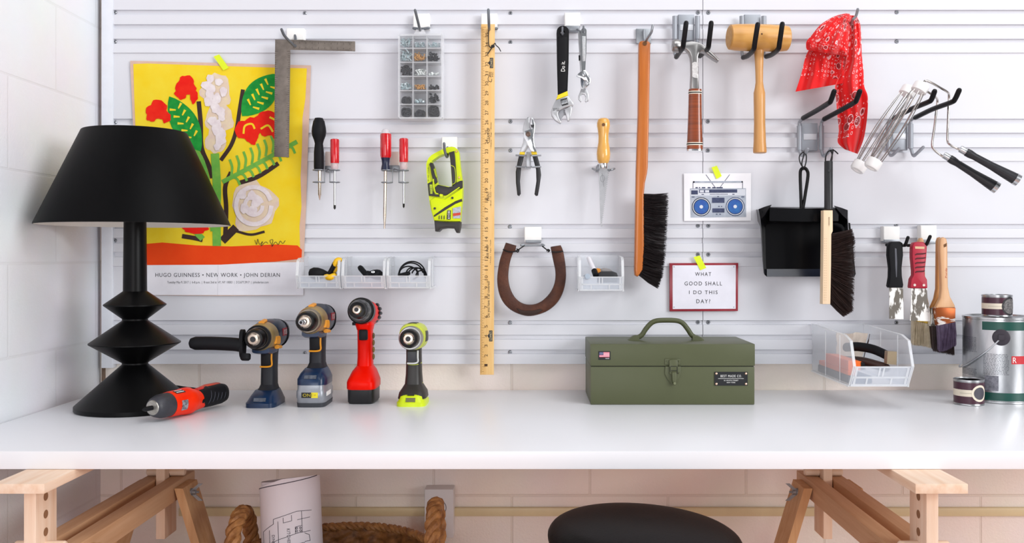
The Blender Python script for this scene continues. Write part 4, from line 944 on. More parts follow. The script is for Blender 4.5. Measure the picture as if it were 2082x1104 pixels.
# ================================================================ BANDANA
BN = bpy.data.materials.new('red_bandana_print'); BN.use_nodes = True
nt = BN.node_tree; L = nt.links.new; b = nt.nodes['Principled BSDF']; b.inputs['Roughness'].default_value = .85; b.inputs['Sheen Weight'].default_value = .2
at = nd(nt, 'ShaderNodeUVMap'); at.uv_map = 'cloth'
def ringmask(scale, lo, hi, rnd=.8):
    v = nd(nt, 'ShaderNodeTexVoronoi', i_Scale=scale, i_Randomness=rnd); L(at.outputs[0], v.inputs['Vector'])
    a = nd(nt, 'ShaderNodeMath', operation='GREATER_THAN'); a.inputs[1].default_value = lo; L(v.outputs['Distance'], a.inputs[0])
    c = nd(nt, 'ShaderNodeMath', operation='LESS_THAN'); c.inputs[1].default_value = hi; L(v.outputs['Distance'], c.inputs[0])
    m = nd(nt, 'ShaderNodeMath', operation='MULTIPLY'); L(a.outputs[0], m.inputs[0]); L(c.outputs[0], m.inputs[1]); return m, v
r1, v1 = ringmask(6, .30, .345); r2, v2 = ringmask(22, 0, .22); r3, v3 = ringmask(15, .22, .30, .3)
nz = nd(nt, 'ShaderNodeTexNoise', i_Scale=4.5, i_Detail=2.0); L(at.outputs[0], nz.inputs['Vector'])
g1 = nd(nt, 'ShaderNodeMath', operation='GREATER_THAN'); g1.inputs[1].default_value = .52; L(nz.outputs['Fac'], g1.inputs[0])
g2 = nd(nt, 'ShaderNodeMath', operation='LESS_THAN'); g2.inputs[1].default_value = .50; L(nz.outputs['Fac'], g2.inputs[0])
m2 = nd(nt, 'ShaderNodeMath', operation='MULTIPLY'); L(r2.outputs[0], m2.inputs[0]); L(g1.outputs[0], m2.inputs[1])
m3 = nd(nt, 'ShaderNodeMath', operation='MULTIPLY'); L(r3.outputs[0], m3.inputs[0]); L(g2.outputs[0], m3.inputs[1])
s1 = nd(nt, 'ShaderNodeMath', operation='MAXIMUM'); L(m2.outputs[0], s1.inputs[0]); L(m3.outputs[0], s1.inputs[1])
s2 = nd(nt, 'ShaderNodeMath', operation='MAXIMUM'); L(s1.outputs[0], s2.inputs[0]); L(r1.outputs[0], s2.inputs[1])
at2 = nd(nt, 'ShaderNodeUVMap'); at2.uv_map = 'edge'
sp = nd(nt, 'ShaderNodeSeparateXYZ'); L(at2.outputs[0], sp.inputs[0])
bd = nd(nt, 'ShaderNodeMath', operation='LESS_THAN'); bd.inputs[1].default_value = .86; L(sp.outputs['Y'], bd.inputs[0])
s3 = nd(nt, 'ShaderNodeMath', operation='MULTIPLY'); L(s2.outputs[0], s3.inputs[0]); L(bd.outputs[0], s3.inputs[1])
dk = nd(nt, 'ShaderNodeMath', operation='LESS_THAN'); dk.inputs[1].default_value = .30; L(v1.outputs['Distance'], dk.inputs[0])
dk2 = nd(nt, 'ShaderNodeMath', operation='MULTIPLY'); L(dk.outputs[0], dk2.inputs[0]); L(bd.outputs[0], dk2.inputs[1])
mA = nd(nt, 'ShaderNodeMix', data_type='RGBA'); mA.inputs[6].default_value = rgb('e00408'); mA.inputs[7].default_value = rgb('980208'); L(dk2.outputs[0], mA.inputs[0])
mB = nd(nt, 'ShaderNodeMix', data_type='RGBA'); mB.inputs[7].default_value = rgb('f0c8cc'); L(s3.outputs[0], mB.inputs[0]); L(mA.outputs[2], mB.inputs[6]); L(mB.outputs[2], b.inputs['Base Color'])
cB = cr(3.678, 1600, 20)
def cloth(left, right, d_at, nu=40, nv=50, folds=(3, .012), seed=0, uvs=(1, 1), uo=(0, 0)):
    l = catm([Vector((*p, 0)) for p in cB(left)], 8); r = catm([Vector((*p, 0)) for p in cB(right)], 8)
    def at_(c, f):
        f *= len(c) - 1; i = min(int(f), len(c) - 2); return c[i].lerp(c[i + 1], f - i)
    tt = NB(); uv = tt.loops.layers.uv.new('cloth'); uv2 = tt.loops.layers.uv.new('edge'); g = []
    for i in range(nv + 1):
        v = i / nv; a, e = at_(l, v), at_(r, v); row = []
        for j in range(nu + 1):
            u = j / nu; p = a.lerp(e, u); env = min(1, .25 + v * 1.3)
            dd = d_at(u, v) + folds[1] * env * math.sin(folds[0] * 2 * PI * u + 2.2 * v + seed) + folds[1] * .45 * env * math.sin(folds[0] * 4.6 * PI * u - 3 * v + seed * 2) + .004 * noise.noise(Vector((u * 5, v * 7, seed)))
            row.append((tt.verts.new(P(p.x, p.y, dd)), (uo[0] + u * uvs[0], v * uvs[1]), (u, v)))
        g.append(row)
    for a, e in zip(g, g[1:]):
        for j in range(nu):
            f = tt.faces.new((a[j][0], a[j + 1][0], e[j + 1][0], e[j][0]))
            for lp, q in zip(f.loops, (a[j], a[j + 1], e[j + 1], e[j])): lp[uv].uv = q[1]; lp[uv2].uv = q[2]
    bmesh.ops.recalc_face_normals(tt, faces=tt.faces[:])
    return tt
t = T('bandana', 'crumpled red paisley bandana hanging from a grey hook', 'bandana', P(1690, 310, .05))
t.part('lower_fold', cloth([(330, 190), (235, 250), (185, 270), (140, 350), (110, 470), (64, 612)], [(470, 120), (465, 220), (455, 330), (445, 420), (450, 500), (445, 545)], lambda u, v: .055 + .018 * v, folds=(2.0, .011), seed=1.3, uvs=(.95, 1)), BN, ang=180)
t.part('upper_fold', cloth([(440, 26), (370, 42), (330, 60), (250, 112), (185, 190), (148, 235), (143, 275), (150, 300)], [(470, 30), (480, 80), (470, 150), (462, 230), (455, 290), (450, 320), (446, 338), (440, 346)], lambda u, v: .085 + .022 * math.sin(v * PI * .9) + .01 * math.sin(u * PI), folds=(1.6, .014), seed=.4, uvs=(1.0, .85), uo=(.3, 0)), BN, ang=180)
t.part('tail', cloth([(470, 40), (455, 150), (450, 300), (430, 430), (362, 560), (368, 680), (378, 800), (388, 900), (380, 990), (430, 1042)], [(520, 44), (548, 110), (556, 220), (560, 330), (572, 450), (578, 570), (604, 650), (600, 800), (575, 960), (530, 1078)], lambda u, v: .075 + .012 * math.sin(v * 3), folds=(1.3, .015), seed=2.1, uvs=(.5, 1.75), uo=(.1, 0), nv=80), BN, ang=180)
t = T('wall_hook', 'bent grey rod hook from which the red bandana hangs', 'hook', P(1735, 50, 0))
t.part('plate', slab([(1716, 40), (1734, 40), (1734, 62), (1716, 62)], .010, .0105, .002), WHITE)
t.part('hook_rod', rod([(1726, 52, .012), (1728, 53, .06), (1733, 41, .115), (1740, 33, .125), (1744, 19, .135)], .0035), ZINC)
# ================================================================ PAINT ROLLER FRAMES
RC = mat('roller_cap', 'f0efee', .35); WIRE = mat('roller_wire', 'cfc9c4', .2, 1.0)
c6 = cr(4.416, 1700, 150)
def roller(label, top, bot, frame_pts, h0, h1, dtop, dbot, dh):
    a = P(*c6([top])[0], dtop); e = P(*c6([bot])[0], dbot); ax = (e - a).normalized()
    t = T('paint_roller_frame', label, 'paint roller', e, 'paint roller frames')
    Lg = (e - a).length
    t.part('cap', lathe([(.004, -.008), (.0165, -.008), (.0185, -.005), (.0185, .012), (.0165, .013)], a, ax, 28), RC); t.part('cap', lathe([(.0165, -.013), (.0185, -.012), (.0185, .006), (.016, .010), (.010, .010), (.009, .004)], e, ax, 28), RC)
    _, u, v = frame(ax); wb = NB()
    for j in range(8):
        an = 2 * PI * j / 8 + .2
        wb = tube(catm([a + ax * (Lg * f) + (u * math.cos(an) + v * math.sin(an)) * (.0125 + .0075 * math.sin(f * PI)) for f in (0.03, .2, .5, .8, .97)], 4), .0011, 6, wb)
    t.part('cage_wire', wb, WIRE)
    fp = [P(*c6([p[:2]])[0], p[2]) for p in frame_pts]
    t.part('frame', tube(catm([a - ax * .006] + fp, 5), .0028, 10), WIRE)
    ha, hb = P(*c6([h0])[0], dh), P(*c6([h1])[0], dh + .02); hx = (hb - ha).normalized(); hl = (hb - ha).length
    t.part('ferrule', lathe([(.0075, -.014), (.0085, -.012), (.0085, .004)], ha, hx, 16), STEEL)
    t.part('handle', lathe([(.0075, 0), (.0095, .003), (.0098, .012), (.0082, .024), (.0092, hl * .5), (.0128, hl * .86), (.0134, hl * .945)], ha, hx, 24), mat('roller_handle', '17171c', .4, col2='26262c', vscale=60))
    t.part('end_cap', lathe([(.0142, hl * .94), (.0142, hl * 1.015), (.010, hl * 1.022)], ha, hx, 24), STEEL)
roller('front paint roller frame with empty wire cage and lower black handle', (650, 150), (204, 838), [(740, 130, .15), (826, 165, .145), (890, 208, .125), (909, 240, .11), (900, 330, .11), (880, 500, .125), (862, 630, .14), (878, 680, .15), (930, 724, .16), (985, 758, .16)], (1010, 755), (1440, 1024), .14, .15, .16)
roller('rear paint roller frame with empty wire cage and upper black handle', (762, 118), (330, 815), [(790, 72, .21), (808, 62, .21), (862, 84, .205), (930, 122, .195), (1000, 165, .18), (1013, 205, .165), (1005, 400, .165), (1000, 590, .175), (1022, 636, .19), (1080, 668, .20), (1150, 698, .20)], (1160, 698), (1630, 956), .21, .21, .20)
# ================================================================ PRINTS AND SIGN
t = T('boombox_print', 'small white print of a silver boombox taped to the wall', 'print', P(1459, 449, 0))
c8 = cr(8.494, 1380, 330)
t.part('paper', slab([(1390.6, 352.5), (1527, 352), (1527, 448.6), (1390.8, 449.2)], .0052, .0006), mat('print_paper', 'efeff3', .6))
SV = mat('print_silver', '9aa3b2', .7, col2='b9c0cb', vscale=50); SVL = mat('print_silver_light', 'd3d7df', .7); NV = mat('print_navy', '2b3350', .7, col2='434c6e', vscale=120); BLU = mat('print_blue', '2c6fb0', .7, col2='2a4aa0', vscale=50); PK = mat('print_dark', '20222e', .7)
L_ = []; D0 = .0055; e_ = .0002
L_.append((flat(c8([(195, 452), (1160, 448), (1165, 945), (205, 955)]), D0), SV))
b = flat(c8([(205, 470), (1150, 462), (1150, 572), (205, 576)]), D0 + e_)
L_.append((b, SVL))
b = flat(c8([(350, 470), (1010, 466), (1010, 524), (350, 528)]), D0 + 2 * e_); b = flat(c8([(215, 484), (330, 484), (330, 556), (215, 556)]), D0 + 2 * e_, b); b = flat(c8([(575, 610), (790, 610), (790, 700), (575, 700)]), D0 + 2 * e_, b); b = flat(c8([(580, 795), (790, 795), (790, 868), (580, 868)]), D0 + 2 * e_, b)
for x in range(540, 830, 24): b = flat(c8([(x, 542), (x + 14, 542), (x + 14, 558), (x, 558)]), D0 + 2 * e_, b)
for x, w in ((290, 40), (350, 20), (400, 60), (500, 50), (580, 60), (650, 110), (680, 30)): b = flat(c8([(x, 428), (x + w, 428), (x + w, 448), (x, 448)]), D0 + 2 * e_, b)
for x, y, w in ((680, 755, 30), (730, 755, 20), (640, 890, 30), (700, 890, 30), (665, 585, 30), (395, 548, 40), (925, 545, 40), (225, 592, 50), (1080, 590, 50)): b = flat(c8([(x, y), (x + w, y), (x + w, y + 14), (x, y + 14)]), D0 + 2 * e_, b)
L_.append((b, NV))
b = flat(c8([(365, 480), (435, 480), (435, 520), (365, 520)]), D0 + 3 * e_); b = flat(c8([(455, 480), (525, 480), (525, 520), (455, 520)]), D0 + 3 * e_, b)
b = flat(c8([(1040, 484), (1125, 484), (1125, 540), (1040, 540)]), D0 + 3 * e_, b); L_.append((b, SVL))
for cx, cy, m1 in ((390, 768, PK), (975, 764, NV)):
    p = c8([(cx, cy)])[0]
    L_.append((disc(*p, 19.2, D0 + 2 * e_), m1)); L_.append((disc(*p, 17.6, D0 + 3 * e_), SVL)); L_.append((disc(*p, 16.0, D0 + 4 * e_), PK if m1 is PK else NV)); L_.append((disc(*p, 14.5, D0 + 5 * e_), BLU)); L_.append((disc(*p, 3.6, D0 + 6 * e_), SVL))
L_.append((ribbon(c8([(470, 212), (630, 432)]), .9, D0 + 3 * e_, ribbon(c8([(880, 212), (715, 432)]), .9, D0 + 3 * e_, ribbon(c8([(248, 340), (248, 452)]), .9, D0 + 3 * e_, ribbon(c8([(1104, 340), (1104, 452)]), .9, D0 + 3 * e_)))), NV))
L_.append((flat(c8([(250, 325), (1104, 323), (1104, 352), (250, 354)]), D0 + 4 * e_), SV)); L_.append((flat(c8([(248, 325), (275, 325), (275, 354), (248, 354)]), D0 + 5 * e_, flat(c8([(1085, 323), (1106, 323), (1106, 352), (1085, 352)]), D0 + 5 * e_)), PK))
t.part('picture', L_)
tape([(1446.5, 340.5), (1457.5, 336.8), (1467.5, 358), (1457, 364)], 'neon yellow tape strip holding up the boombox print', .0082)
t = T('sign', 'white motto sign with a dark red border taped to the wall above the toolbox', 'sign', P(1431, 632, 0))
t.part('frame', slab([(1361.5, 535), (1501, 534.6), (1500.5, 632.4), (1361.8, 633)], .010, .0085, .001), mat('sign_red', '8e1c2c', .3, col2='9c2434'))
t.part('panel', slab([(1367.5, 539.5), (1496, 539), (1495.8, 627.8), (1367.8, 628.4)], .0106, .001, .0), mat('sign_white', 'e6e5ef', .35))
sc_ = NB()
for x, y in ((1370.5, 542.5), (1492, 542.5), (1370.5, 624.5), (1492, 624.5)): sc_ = lathe([(.0014, 0), (.0012, .0006)], P(x, y, .0106), (0, -1, 0), 10, sc_)
t.part('corner_pin', sc_, ZINC)
lt = text('WHAT', (1413.5, 553.5, 1446, 561), .0110, spacing=1.3)
for s, q in (('GOOD SHALL', (1392, 572.5, 1468, 580.3)), ('I DO THIS', (1401, 590.5, 1459, 598)), ('DAY?', (1416, 608.5, 1444, 616.5))): lt = text(s, q, .0110, bm=lt, spacing=1.3)
t.part('lettering', lt, INK)
tape([(1410, 522.5), (1423, 519.5), (1436, 544.5), (1424, 549.5)], 'neon yellow tape strip at the top of the motto sign', .0122)
# ================================================================ HORSESHOE
cS = cr(3.246, 960, 440)
t = T('horseshoe', 'rusty brown horseshoe wired to the wall bracket with its ends up', 'horseshoe', P(1080, 642, .03))
RUST = mat('rusty_iron', '3a2018', .55, .35, col2='5c3320', vscale=26, bump=.5, bscale=160)
ou = [(222, 173), (203, 225), (182, 290), (168, 370), (165, 430), (175, 500), (200, 560), (240, 606), (290, 637), (345, 655), (385, 658), (430, 650), (490, 628), (545, 588), (585, 535), (608, 475), (619, 410), (619, 350), (612, 290), (600, 225), (584, 190)]
inn = [(518, 200), (524, 240), (536, 300), (547, 350), (549, 400), (540, 450), (515, 502), (470, 550), (425, 575), (380, 582), (335, 574), (292, 545), (262, 500), (245, 450), (239, 400), (243, 340), (256, 280), (275, 230), (291, 193)]
o1, i1 = cS(ou), cS(inn)
def resamp(p, n):
    L2 = [0]
    for a, b in zip(p, p[1:]): L2.append(L2[-1] + math.hypot(b[0] - a[0], b[1] - a[1]))
    out = []
    for k in range(n):
        s = L2[-1] * k / (n - 1); i = max(j for j in range(len(L2) - 1) if L2[j] <= s + 1e-9); f = (s - L2[i]) / (L2[i + 1] - L2[i])
        out.append((p[i][0] + (p[i + 1][0] - p[i][0]) * f, p[i][1] + (p[i + 1][1] - p[i][1]) * f))
    return out
oo = resamp([(p.x, p.y) for p in catm([Vector((*q, 0)) for q in o1], 4)], 60); ii = resamp([(p.x, p.y) for p in catm([Vector((*q, 0)) for q in i1[::-1]], 4)], 60)
rings = []
for a, b in zip(oo, ii):
    L3 = lambda f: (a[0] + (b[0] - a[0]) * f, a[1] + (b[1] - a[1]) * f)
    rings.append([P(*L3(0), .048), P(*L3(.05), .053), P(*L3(.3), .056), P(*L3(.7), .056), P(*L3(.95), .053), P(*L3(1), .048), P(*L3(1), .042), P(*L3(0), .042)])
t.part('shoe', loft(rings), RUST)
t.part('toe_clip', slab(cS([(292, 605), (340, 622), (400, 622), (450, 610), (465, 620), (430, 645), (380, 655), (320, 645)]), .058, .006, .002), mat('rusty_dark', '35231c', .6, .4))
for s, q in ((0, [(222, 172), (291, 192), (283, 235), (208, 226)]), (1, [(518, 204), (584, 190), (598, 226), (524, 236)])): t.part('heel', slab(cS(q), .062, .02, .002), RUST)
wz = NB()
for q in ([(204, 218, .06), (240, 234, .066), (285, 232, .066), (300, 222, .06)], [(296, 226, .064), (322, 208, .06), (345, 193, .054)], [(524, 232, .066), (560, 236, .066), (600, 230, .06)], [(510, 230, .064), (490, 218, .06), (462, 196, .054)], [(288, 224, .064), (300, 236, .066), (308, 222, .064), (292, 214, .064)], [(498, 236, .066), (512, 226, .066), (500, 218, .064), (492, 230, .065)]):
    wz = tube(catm([P(*cS([p[:2]])[0], p[2]) for p in q], 5), .0016, 6, wz)
t.part('hanging_wire', wz, mat('black_wire', '1e1c1c', .5, .5))
# ================================================================ SCRAPERS AND PAINT BRUSHES
cP = cr(3.806, 1780, 440)
PAINTED = mat('paint_spattered_steel', '6d675f', .5, .5, col2='f4f2ee', vscale=70, stretch=(1, 1, .35))
def fleck(mt):
    r = mt.node_tree.nodes
    for n in r:
        if n.type == 'VALTORGB': n.color_ramp.elements[0].position = .47; n.color_ramp.elements[1].position = .53
fleck(PAINTED)
t = T('scraper', 'black handled paint scraper with white spattered blade', 'scraper', P(1823, 648, .10))
t.part('handle', slab(cP([(112, 206), (128, 195), (196, 195), (213, 206), (217, 300), (206, 400), (208, 460), (219, 530), (214, 552), (108, 552), (101, 538), (112, 470), (114, 400), (101, 300), (104, 225)]), .112, .016, .004, seg=3), RUBBER)
t.part('handle_slot', slab(cP([(150, 245), (163, 250), (168, 360), (165, 470), (160, 470), (154, 380)]), .1125, .002, 0), mat('slot_grey', '55565e', .6))
t.part('scraper_blade', slab(cP([(108, 550), (214, 550), (217, 796), (108, 792)]), .105, .0016, 0), PAINTED)
t = T('putty_knife', 'red handled putty knife with white spattered blade', 'scraper', P(1869, 655, .10))
RKN = mat('red_rubber', 'a3102c', .45, col2='b41a36')
ko = [(290, 220), (302, 202), (330, 196), (372, 198), (396, 212), (401, 240), (396, 320), (384, 420), (384, 460), (402, 490), (405, 552), (398, 558), (274, 556), (270, 545), (278, 485), (296, 455), (296, 420), (286, 320), (286, 250)]
t.part('handle', slab(cP(ko), .116, .018, .004, seg=3), RKN)
sl_ = NB()
for i in range(5):
    y = 285 + i * 34; sl_ = slab(cP([(306, y + 8), (320, y), (370, y - 2), (392 - i * 2, y - 4), (388 - i * 2, y + 6), (366, y + 10), (322, y + 12), (308, y + 17)]), .1165, .002, 0, sl_)
t.part('grip_groove', sl_, mat('groove_dark_red', '4d0715', .7))
rv = NB()
for x, y in ((303, 531), (374, 532)): rv = lathe([(.0036, 0), (.003, .0012)], P(*cP([(x, y)])[0], .116), (0, -1, 0), 14, rv)
t.part('rivet', rv, mat('rivet_pale', 'd9c8c0', .4, .5))
t.part('hang_slot', slab(cP([(306, 232), (380, 234), (378, 252), (308, 250)]), .1166, .002, .0), mat('slot_tan', 'd3b08c', .6))
t.part('putty_blade', slab(cP([(276, 552), (398, 555), (404, 650), (420, 720), (424, 812), (268, 806), (276, 650)]), .108, .0016, 0), PAINTED)
def paint_brush(label, hand, ferr, bris0, bris1, d, hm, fm, bm_, seed, hole=None, extra=None):
    t = T('paint_brush', label, 'paint brush', P(*cP([bris1[0]])[0], d), 'paint brushes')
    t.part('handle', slab(cP(hand), d + .006, .013, .004, seg=3), hm)
    t.part('ferrule', slab(cP(ferr), d + .009, .019, .002), fm)
    (xa, ya), (xb, yb) = bris0; n_ = 900
    tips = bris1
    bs = bristles(cP([(xa + 2, ya), (xb - 2, yb)]), None or cP([(xa, ya), (xb, yb)]), cP(tips), cP(tips), d - .008, d + .009, n_, .0008, seed)
    cb_ = slab(cP([(xa, ya), (xb, yb)] + [(p[0] + (((xa + xb) / 2) - p[0]) * .06, p[1] - 12) for p in tips[::-1]]), d + .006, .012, .001)
    t.part('bristles', merge(bs, cb_), bm_)
    return t
GOLD = mat('gold_ferrule', 'd6a93a', .3, .9, col2='e6c25a', vscale=40); COPPER = mat('copper_ferrule_spattered', '9c5128', .35, .7, col2='efe8e2', vscale=45, stretch=(.35, 1, 1.6))
for n in COPPER.node_tree.nodes:
    if n.type == 'VALTORGB': n.color_ramp.elements[0].position = .54; n.color_ramp.elements[1].position = .58
TW = wood('brush_handle_wood', 'cf9a6c', 'dfb48a', 'z', .4, 9); TW2 = wood('brush_handle_tan', 'b97a3f', 'cf9758', 'z', .4, 9)
paint_brush('cream bristled paint brush with gold ferrule hanging behind the red putty knife', [(336, 190), (350, 168), (366, 166), (378, 186), (382, 300), (392, 560), (420, 690), (420, 705), (296, 705), (300, 680), (330, 560), (334, 300)], [(296, 700), (418, 698), (428, 836), (292, 806)], ((290, 806), (430, 836)), [(284, 995), (350, 1000), (440, 1020)], .068, TW, GOLD, mat('cream_bristle', 'd8c9b0', .7, col2='c4b394', vscale=90), 3)
paint_brush('brown handled paint brush with dark bristles half hidden behind the copper banded brush', [(482, 190), (492, 165), (504, 160), (520, 190), (520, 330), (508, 560), (510, 620), (480, 690), (430, 712), (462, 640), (478, 560)], [(432, 708), (590, 712), (600, 850), (430, 850)], ((430, 848), (604, 852)), [(445, 1040), (520, 1058), (610, 1076)], .088, TW2, PAINTED, mat('dark_brown_bristle', '2b1c1a', .65, col2='3c2a26', vscale=90), 4)
t = paint_brush('copper banded angled paint brush with purple grey bristles and pale wooden handle', [(500, 190), (508, 168), (530, 160), (552, 172), (560, 210), (562, 400), (564, 540), (580, 620), (618, 690), (620, 710), (466, 710), (476, 690), (505, 630), (512, 560), (506, 400), (498, 260)], [(468, 706), (622, 708), (620, 820), (486, 845)], ((484, 843), (620, 818)), [(492, 1046), (540, 1040), (622, 1000)], .122, TW, COPPER, mat('purple_grey_bristle', '4b3b50', .6, col2='665670', vscale=90), 6)
t.part('hang_hole', slab(cP([(528, 218), (552, 206), (550, 232), (530, 240)]), .1286, .001, 0), mat('hole_brown', '6b4520', .7))
t.part('lettering', text('Purdy', (*cP([(541, 398)])[0], *cP([(556, 475)])[0]), .1285, 90), mat('brand_red', 'b0301c', .6))
# ================================================================ DRILLS
NAVY = mat('navy_plastic', '0d1a2c', .32, col2='11233b'); NAVY2 = mat('blue_base_plastic', '0f2540', .28, col2='143054', vscale=25)
GOLDC = mat('gold_gear_case', 'a38a5a', .38, .6, col2='b59c6c'); AMB = mat('amber_plastic', 'e0931a', .4); DKM = mat('dark_steel', '4a4a4e', .3, .9)
CHK = mat('chuck_black', '0b0a0c', .32, spec=.25); NOSE = mat('chuck_nose_steel', 'b3a596', .25, 1.0, col2='cfc3b6', vscale=120)
REDP = mat('red_orange_plastic', 'e80a00', .34, col2='ee1600', spec=.12); REDO = mat('orange_red_plastic', 'e82400', .35, col2='f03408', spec=.2)
class Drill:
    """local frame: chuck toward -Y, z up, origin at the middle of the foot"""
    def __init__(s, label, px, zf, zc_, tilt=0.0, yaw=0.0):
        s.o = Vector(((px - VX) * zf / FX, zc_ - ZC, TZ))
        s.t = T('cordless_drill', label, 'drill', s.o, 'cordless drills on the worktop')
        s.M = Matrix.Translation(s.o) @ Matrix.Rotation(yaw, 4, 'Z')
    def h(s, H, tilt): s.H = H; s.MA = s.M @ Matrix.Translation((0, .02, H)) @ Matrix.Rotation(tilt, 4, 'X') @ Matrix.Translation((0, -.02, 0))
    def axial(s, prof, n=36, bm=None, ox=0, oz=0): return merge(bm, xf(lathe([(r, y) for r, y in prof], (ox, 0, oz), (0, 1, 0), n), s.MA)) if bm else xf(lathe(prof, (ox, 0, oz), (0, 1, 0), n), s.MA)
    def axloft(s, secs, bm=None): return merge(bm, xf(loft([vsec(cx, cz, y, w, h, e) for cx, cz, y, w, h, e in secs]), s.MA)) if bm else xf(loft([vsec(cx, cz, y, w, h, e) for cx, cz, y, w, h, e in secs]), s.MA)
    def up(s, secs, bm=None): return xf(loft([sec(*q) for q in secs], bm), s.M)
    def bx(s, x0, x1, y0, y1, z0, z1, bev=0, M=None): return xf(bb(x0, x1, y0, y1, z0, z1, bev), M or s.M)
    def chuck(s, y, rn, rc, length, n_bit=None):
        c = s.t.part('chuck', s.axial([(rn * 1.25, y + .003), (rc * .86, y + .004), (rc * .97, y + .010), (rc, y + .02), (rc, y + length)]), CHK)
        s.t.part('chuck_nose', s.axial([(rn * .5, y - .003), (rn * .85, y - .0025), (rn, y), (rn * 1.22, y + .0045)]), NOSE, c)
        s.t.part('chuck_bore', s.axial([(rn * .48, y - .0034), (rn * .3, y - .0032)]), DARK, c)
        return c
def trig_loop(dr, y, z0, z1, w, m_): # thin coloured outline beside the trigger
    pts = [Vector((w, y - .004, z1)), Vector((w, y - .006, (z0 + z1) / 2)), Vector((w, y - .004, z0 + .004)), Vector((w * .4, y - .006, z0)), Vector((-w, y - .006, z0))]
    return xf(tube(catm(pts, 4), .0022, 8), dr.M)
def blue_drill(label, px, zf, zc_, H, battery):
    d = Drill(label, px, zf, zc_); d.h(H, -.02 if battery else .0); t = d.t
    b0 = .052 if battery else 0.0
    t.part('motor_housing', d.axloft([(0, 0, -.012, .064, .066, 2.2), (0, .001, .0, .068, .070, 2.3), (0, .002, .03, .070, .071, 2.4), (0, .001, .075, .066, .066, 2.4), (0, -.001, .098, .056, .056, 2.4), (0, -.002, .106, .036, .036, 2.2)]), NAVY)
    t.part('rear_cap', d.axloft([(0, 0, .070, .070, .070, 2.5), (0, 0, .096, .0615, .0615, 2.5), (0, 0, .109, .040, .040, 2.3)]), BLACK)
    g = t.part('gear_case', d.axial([(.029, -.055), (.0315, -.050), (.0325, -.035), (.0335, -.012)]), GOLDC)
    t.part('clutch_ring', d.axial([(.0265, -.070), (.0285, -.066), (.0285, -.054), (.030, -.052)], 44), mat('clutch_pewter', '83786a', .35, .8, col2='9a8e7e'), g)
    am = d.axloft([(.0, .0335, -.040, .014, .006, 2.5), (.0, .036, -.012, .012, .008, 2.5)])
    t.part('amber_trim', am, AMB)
    t.part('amber_trim', d.axloft([(.031, -.008, -.036, .008, .018, 2.5), (.034, -.010, -.012, .007, .020, 2.5)]), AMB)
    t.part('amber_trim', d.axloft([(.028, -.026, -.010, .012, .010, 2.5), (.030, -.028, .012, .010, .008, 2.5)]), AMB)
    d.chuck(-.105, .0135, .0235, .038)
    t.part('collar_bracket', d.axloft([(0, -.030, -.048, .040, .016, 4), (0, -.034, -.02, .046, .018, 4), (0, -.034, .02, .044, .018, 4)]), NAVY2)
    hz1 = H - .02
    t.part('grip', d.up([(0, .030, hz1, .040, .058, 3), (0, .028, hz1 - .03, .036, .052, 3), (0, .027, hz1 - .06, .035, .048, 3), (0, .026, b0 + .045, .036, .050, 3), (0, .022, b0 + .036, .042, .062, 3), (0, .016, b0 + .026, .056, .082, 3)]), mat('grip_black_blue', '15161c', .6, col2='1b1d26'))
    t.part('trigger', d.bx(-.0125, .0125, -.006, .02, hz1 - .052, hz1 - .016, .004), BLACK)
    t.part('trigger_trim', trig_loop(d, .001, hz1 - .054, hz1 - .016, .0135, AMB), AMB)
    if battery:
        t.part('foot', d.up([(0, .0, .050, .070, .105, 4.5), (0, .0, .064, .070, .104, 4.5), (0, .004, .076, .060, .092, 4), (0, .012, .086, .046, .074, 3.5)]), NAVY2)
        bt = t.part('battery', d.up([(0, 0, .001, .064, .104, 6), (0, 0, .004, .067, .108, 6), (0, 0, .018, .067, .108, 6), (0, 0, .022, .070, .112, 6), (0, 0, .036, .070, .112, 6), (0, 0, .040, .066, .108, 6), (0, 0, .051, .066, .106, 6)]), mat('battery_silver', '8b8f96', .35, .35, col2='9da1a8'))
        t.part('battery_base', d.up([(0, 0, .0, .0665, .107, 6), (0, 0, .010, .0685, .1100, 6)]), mat('battery_dark', '33363c', .5), bt)
        y_ = -.0564
        def lbl(x0, x1, z0, z1, dy): return xf(bb(x0, x1, y_ - dy, y_ + .004, z0, z1), d.M)
        tx = text_raw('ONE+'); xs_ = [v.co.x for v in tx.verts]; ys_ = [v.co.y for v in tx.verts]
        for v in tx.verts: v.co = d.M @ Vector((-.0155 + .031 * (v.co.x - min(xs_)) / (max(xs_) - min(xs_)), y_ - .0008, .0255 + .007 * (v.co.y - min(ys_)) / (max(ys_) - min(ys_))))
        t.part('battery_label', [(lbl(-.019, .004, .0225, .035, .0002), mat('label_black', '141414', .5)), (lbl(.004, .019, .0225, .035, .0002), mat('label_yellow', 'e4d21c', .5)), (tx, mat('label_olive', 'b8a81c', .5))], None, bt)
        sd = d.bx(.0335, .0352, -.035, .01, .024, .034); t.part('side_label', sd, WHITE, bt)
        fz = .066
    else:
        t.part('foot', d.up([(0, -.004, .0, .072, .118, 5), (0, -.004, .010, .072, .118, 5), (0, -.002, .013, .068, .112, 5), (0, .004, .024, .060, .096, 4), (0, .012, .034, .050, .076, 3.5)]), NAVY2)
        fz = .014
    t.part('latch_plate', xf(bb(-.014, .014, -.001, .001, 0, .009), d.M @ Matrix.Translation((0, -.057 if not battery else -.0515, fz)) @ Matrix.Rotation(-.6, 4, 'X')), mat('latch_grey', '4a4f59', .4, .5, col2='747a86', vscale=160))
    # red maker badge on the side of the motor
    R_ = d.MA @ Matrix.Translation((.0347, .036, .006)) @ Matrix.Rotation(PI / 2, 4, 'Z') @ Matrix.Rotation(PI / 2, 4, 'X')
    tx = text_raw('RYOBI'); xs_ = [v.co.x for v in tx.verts]; ys_ = [v.co.y for v in tx.verts]
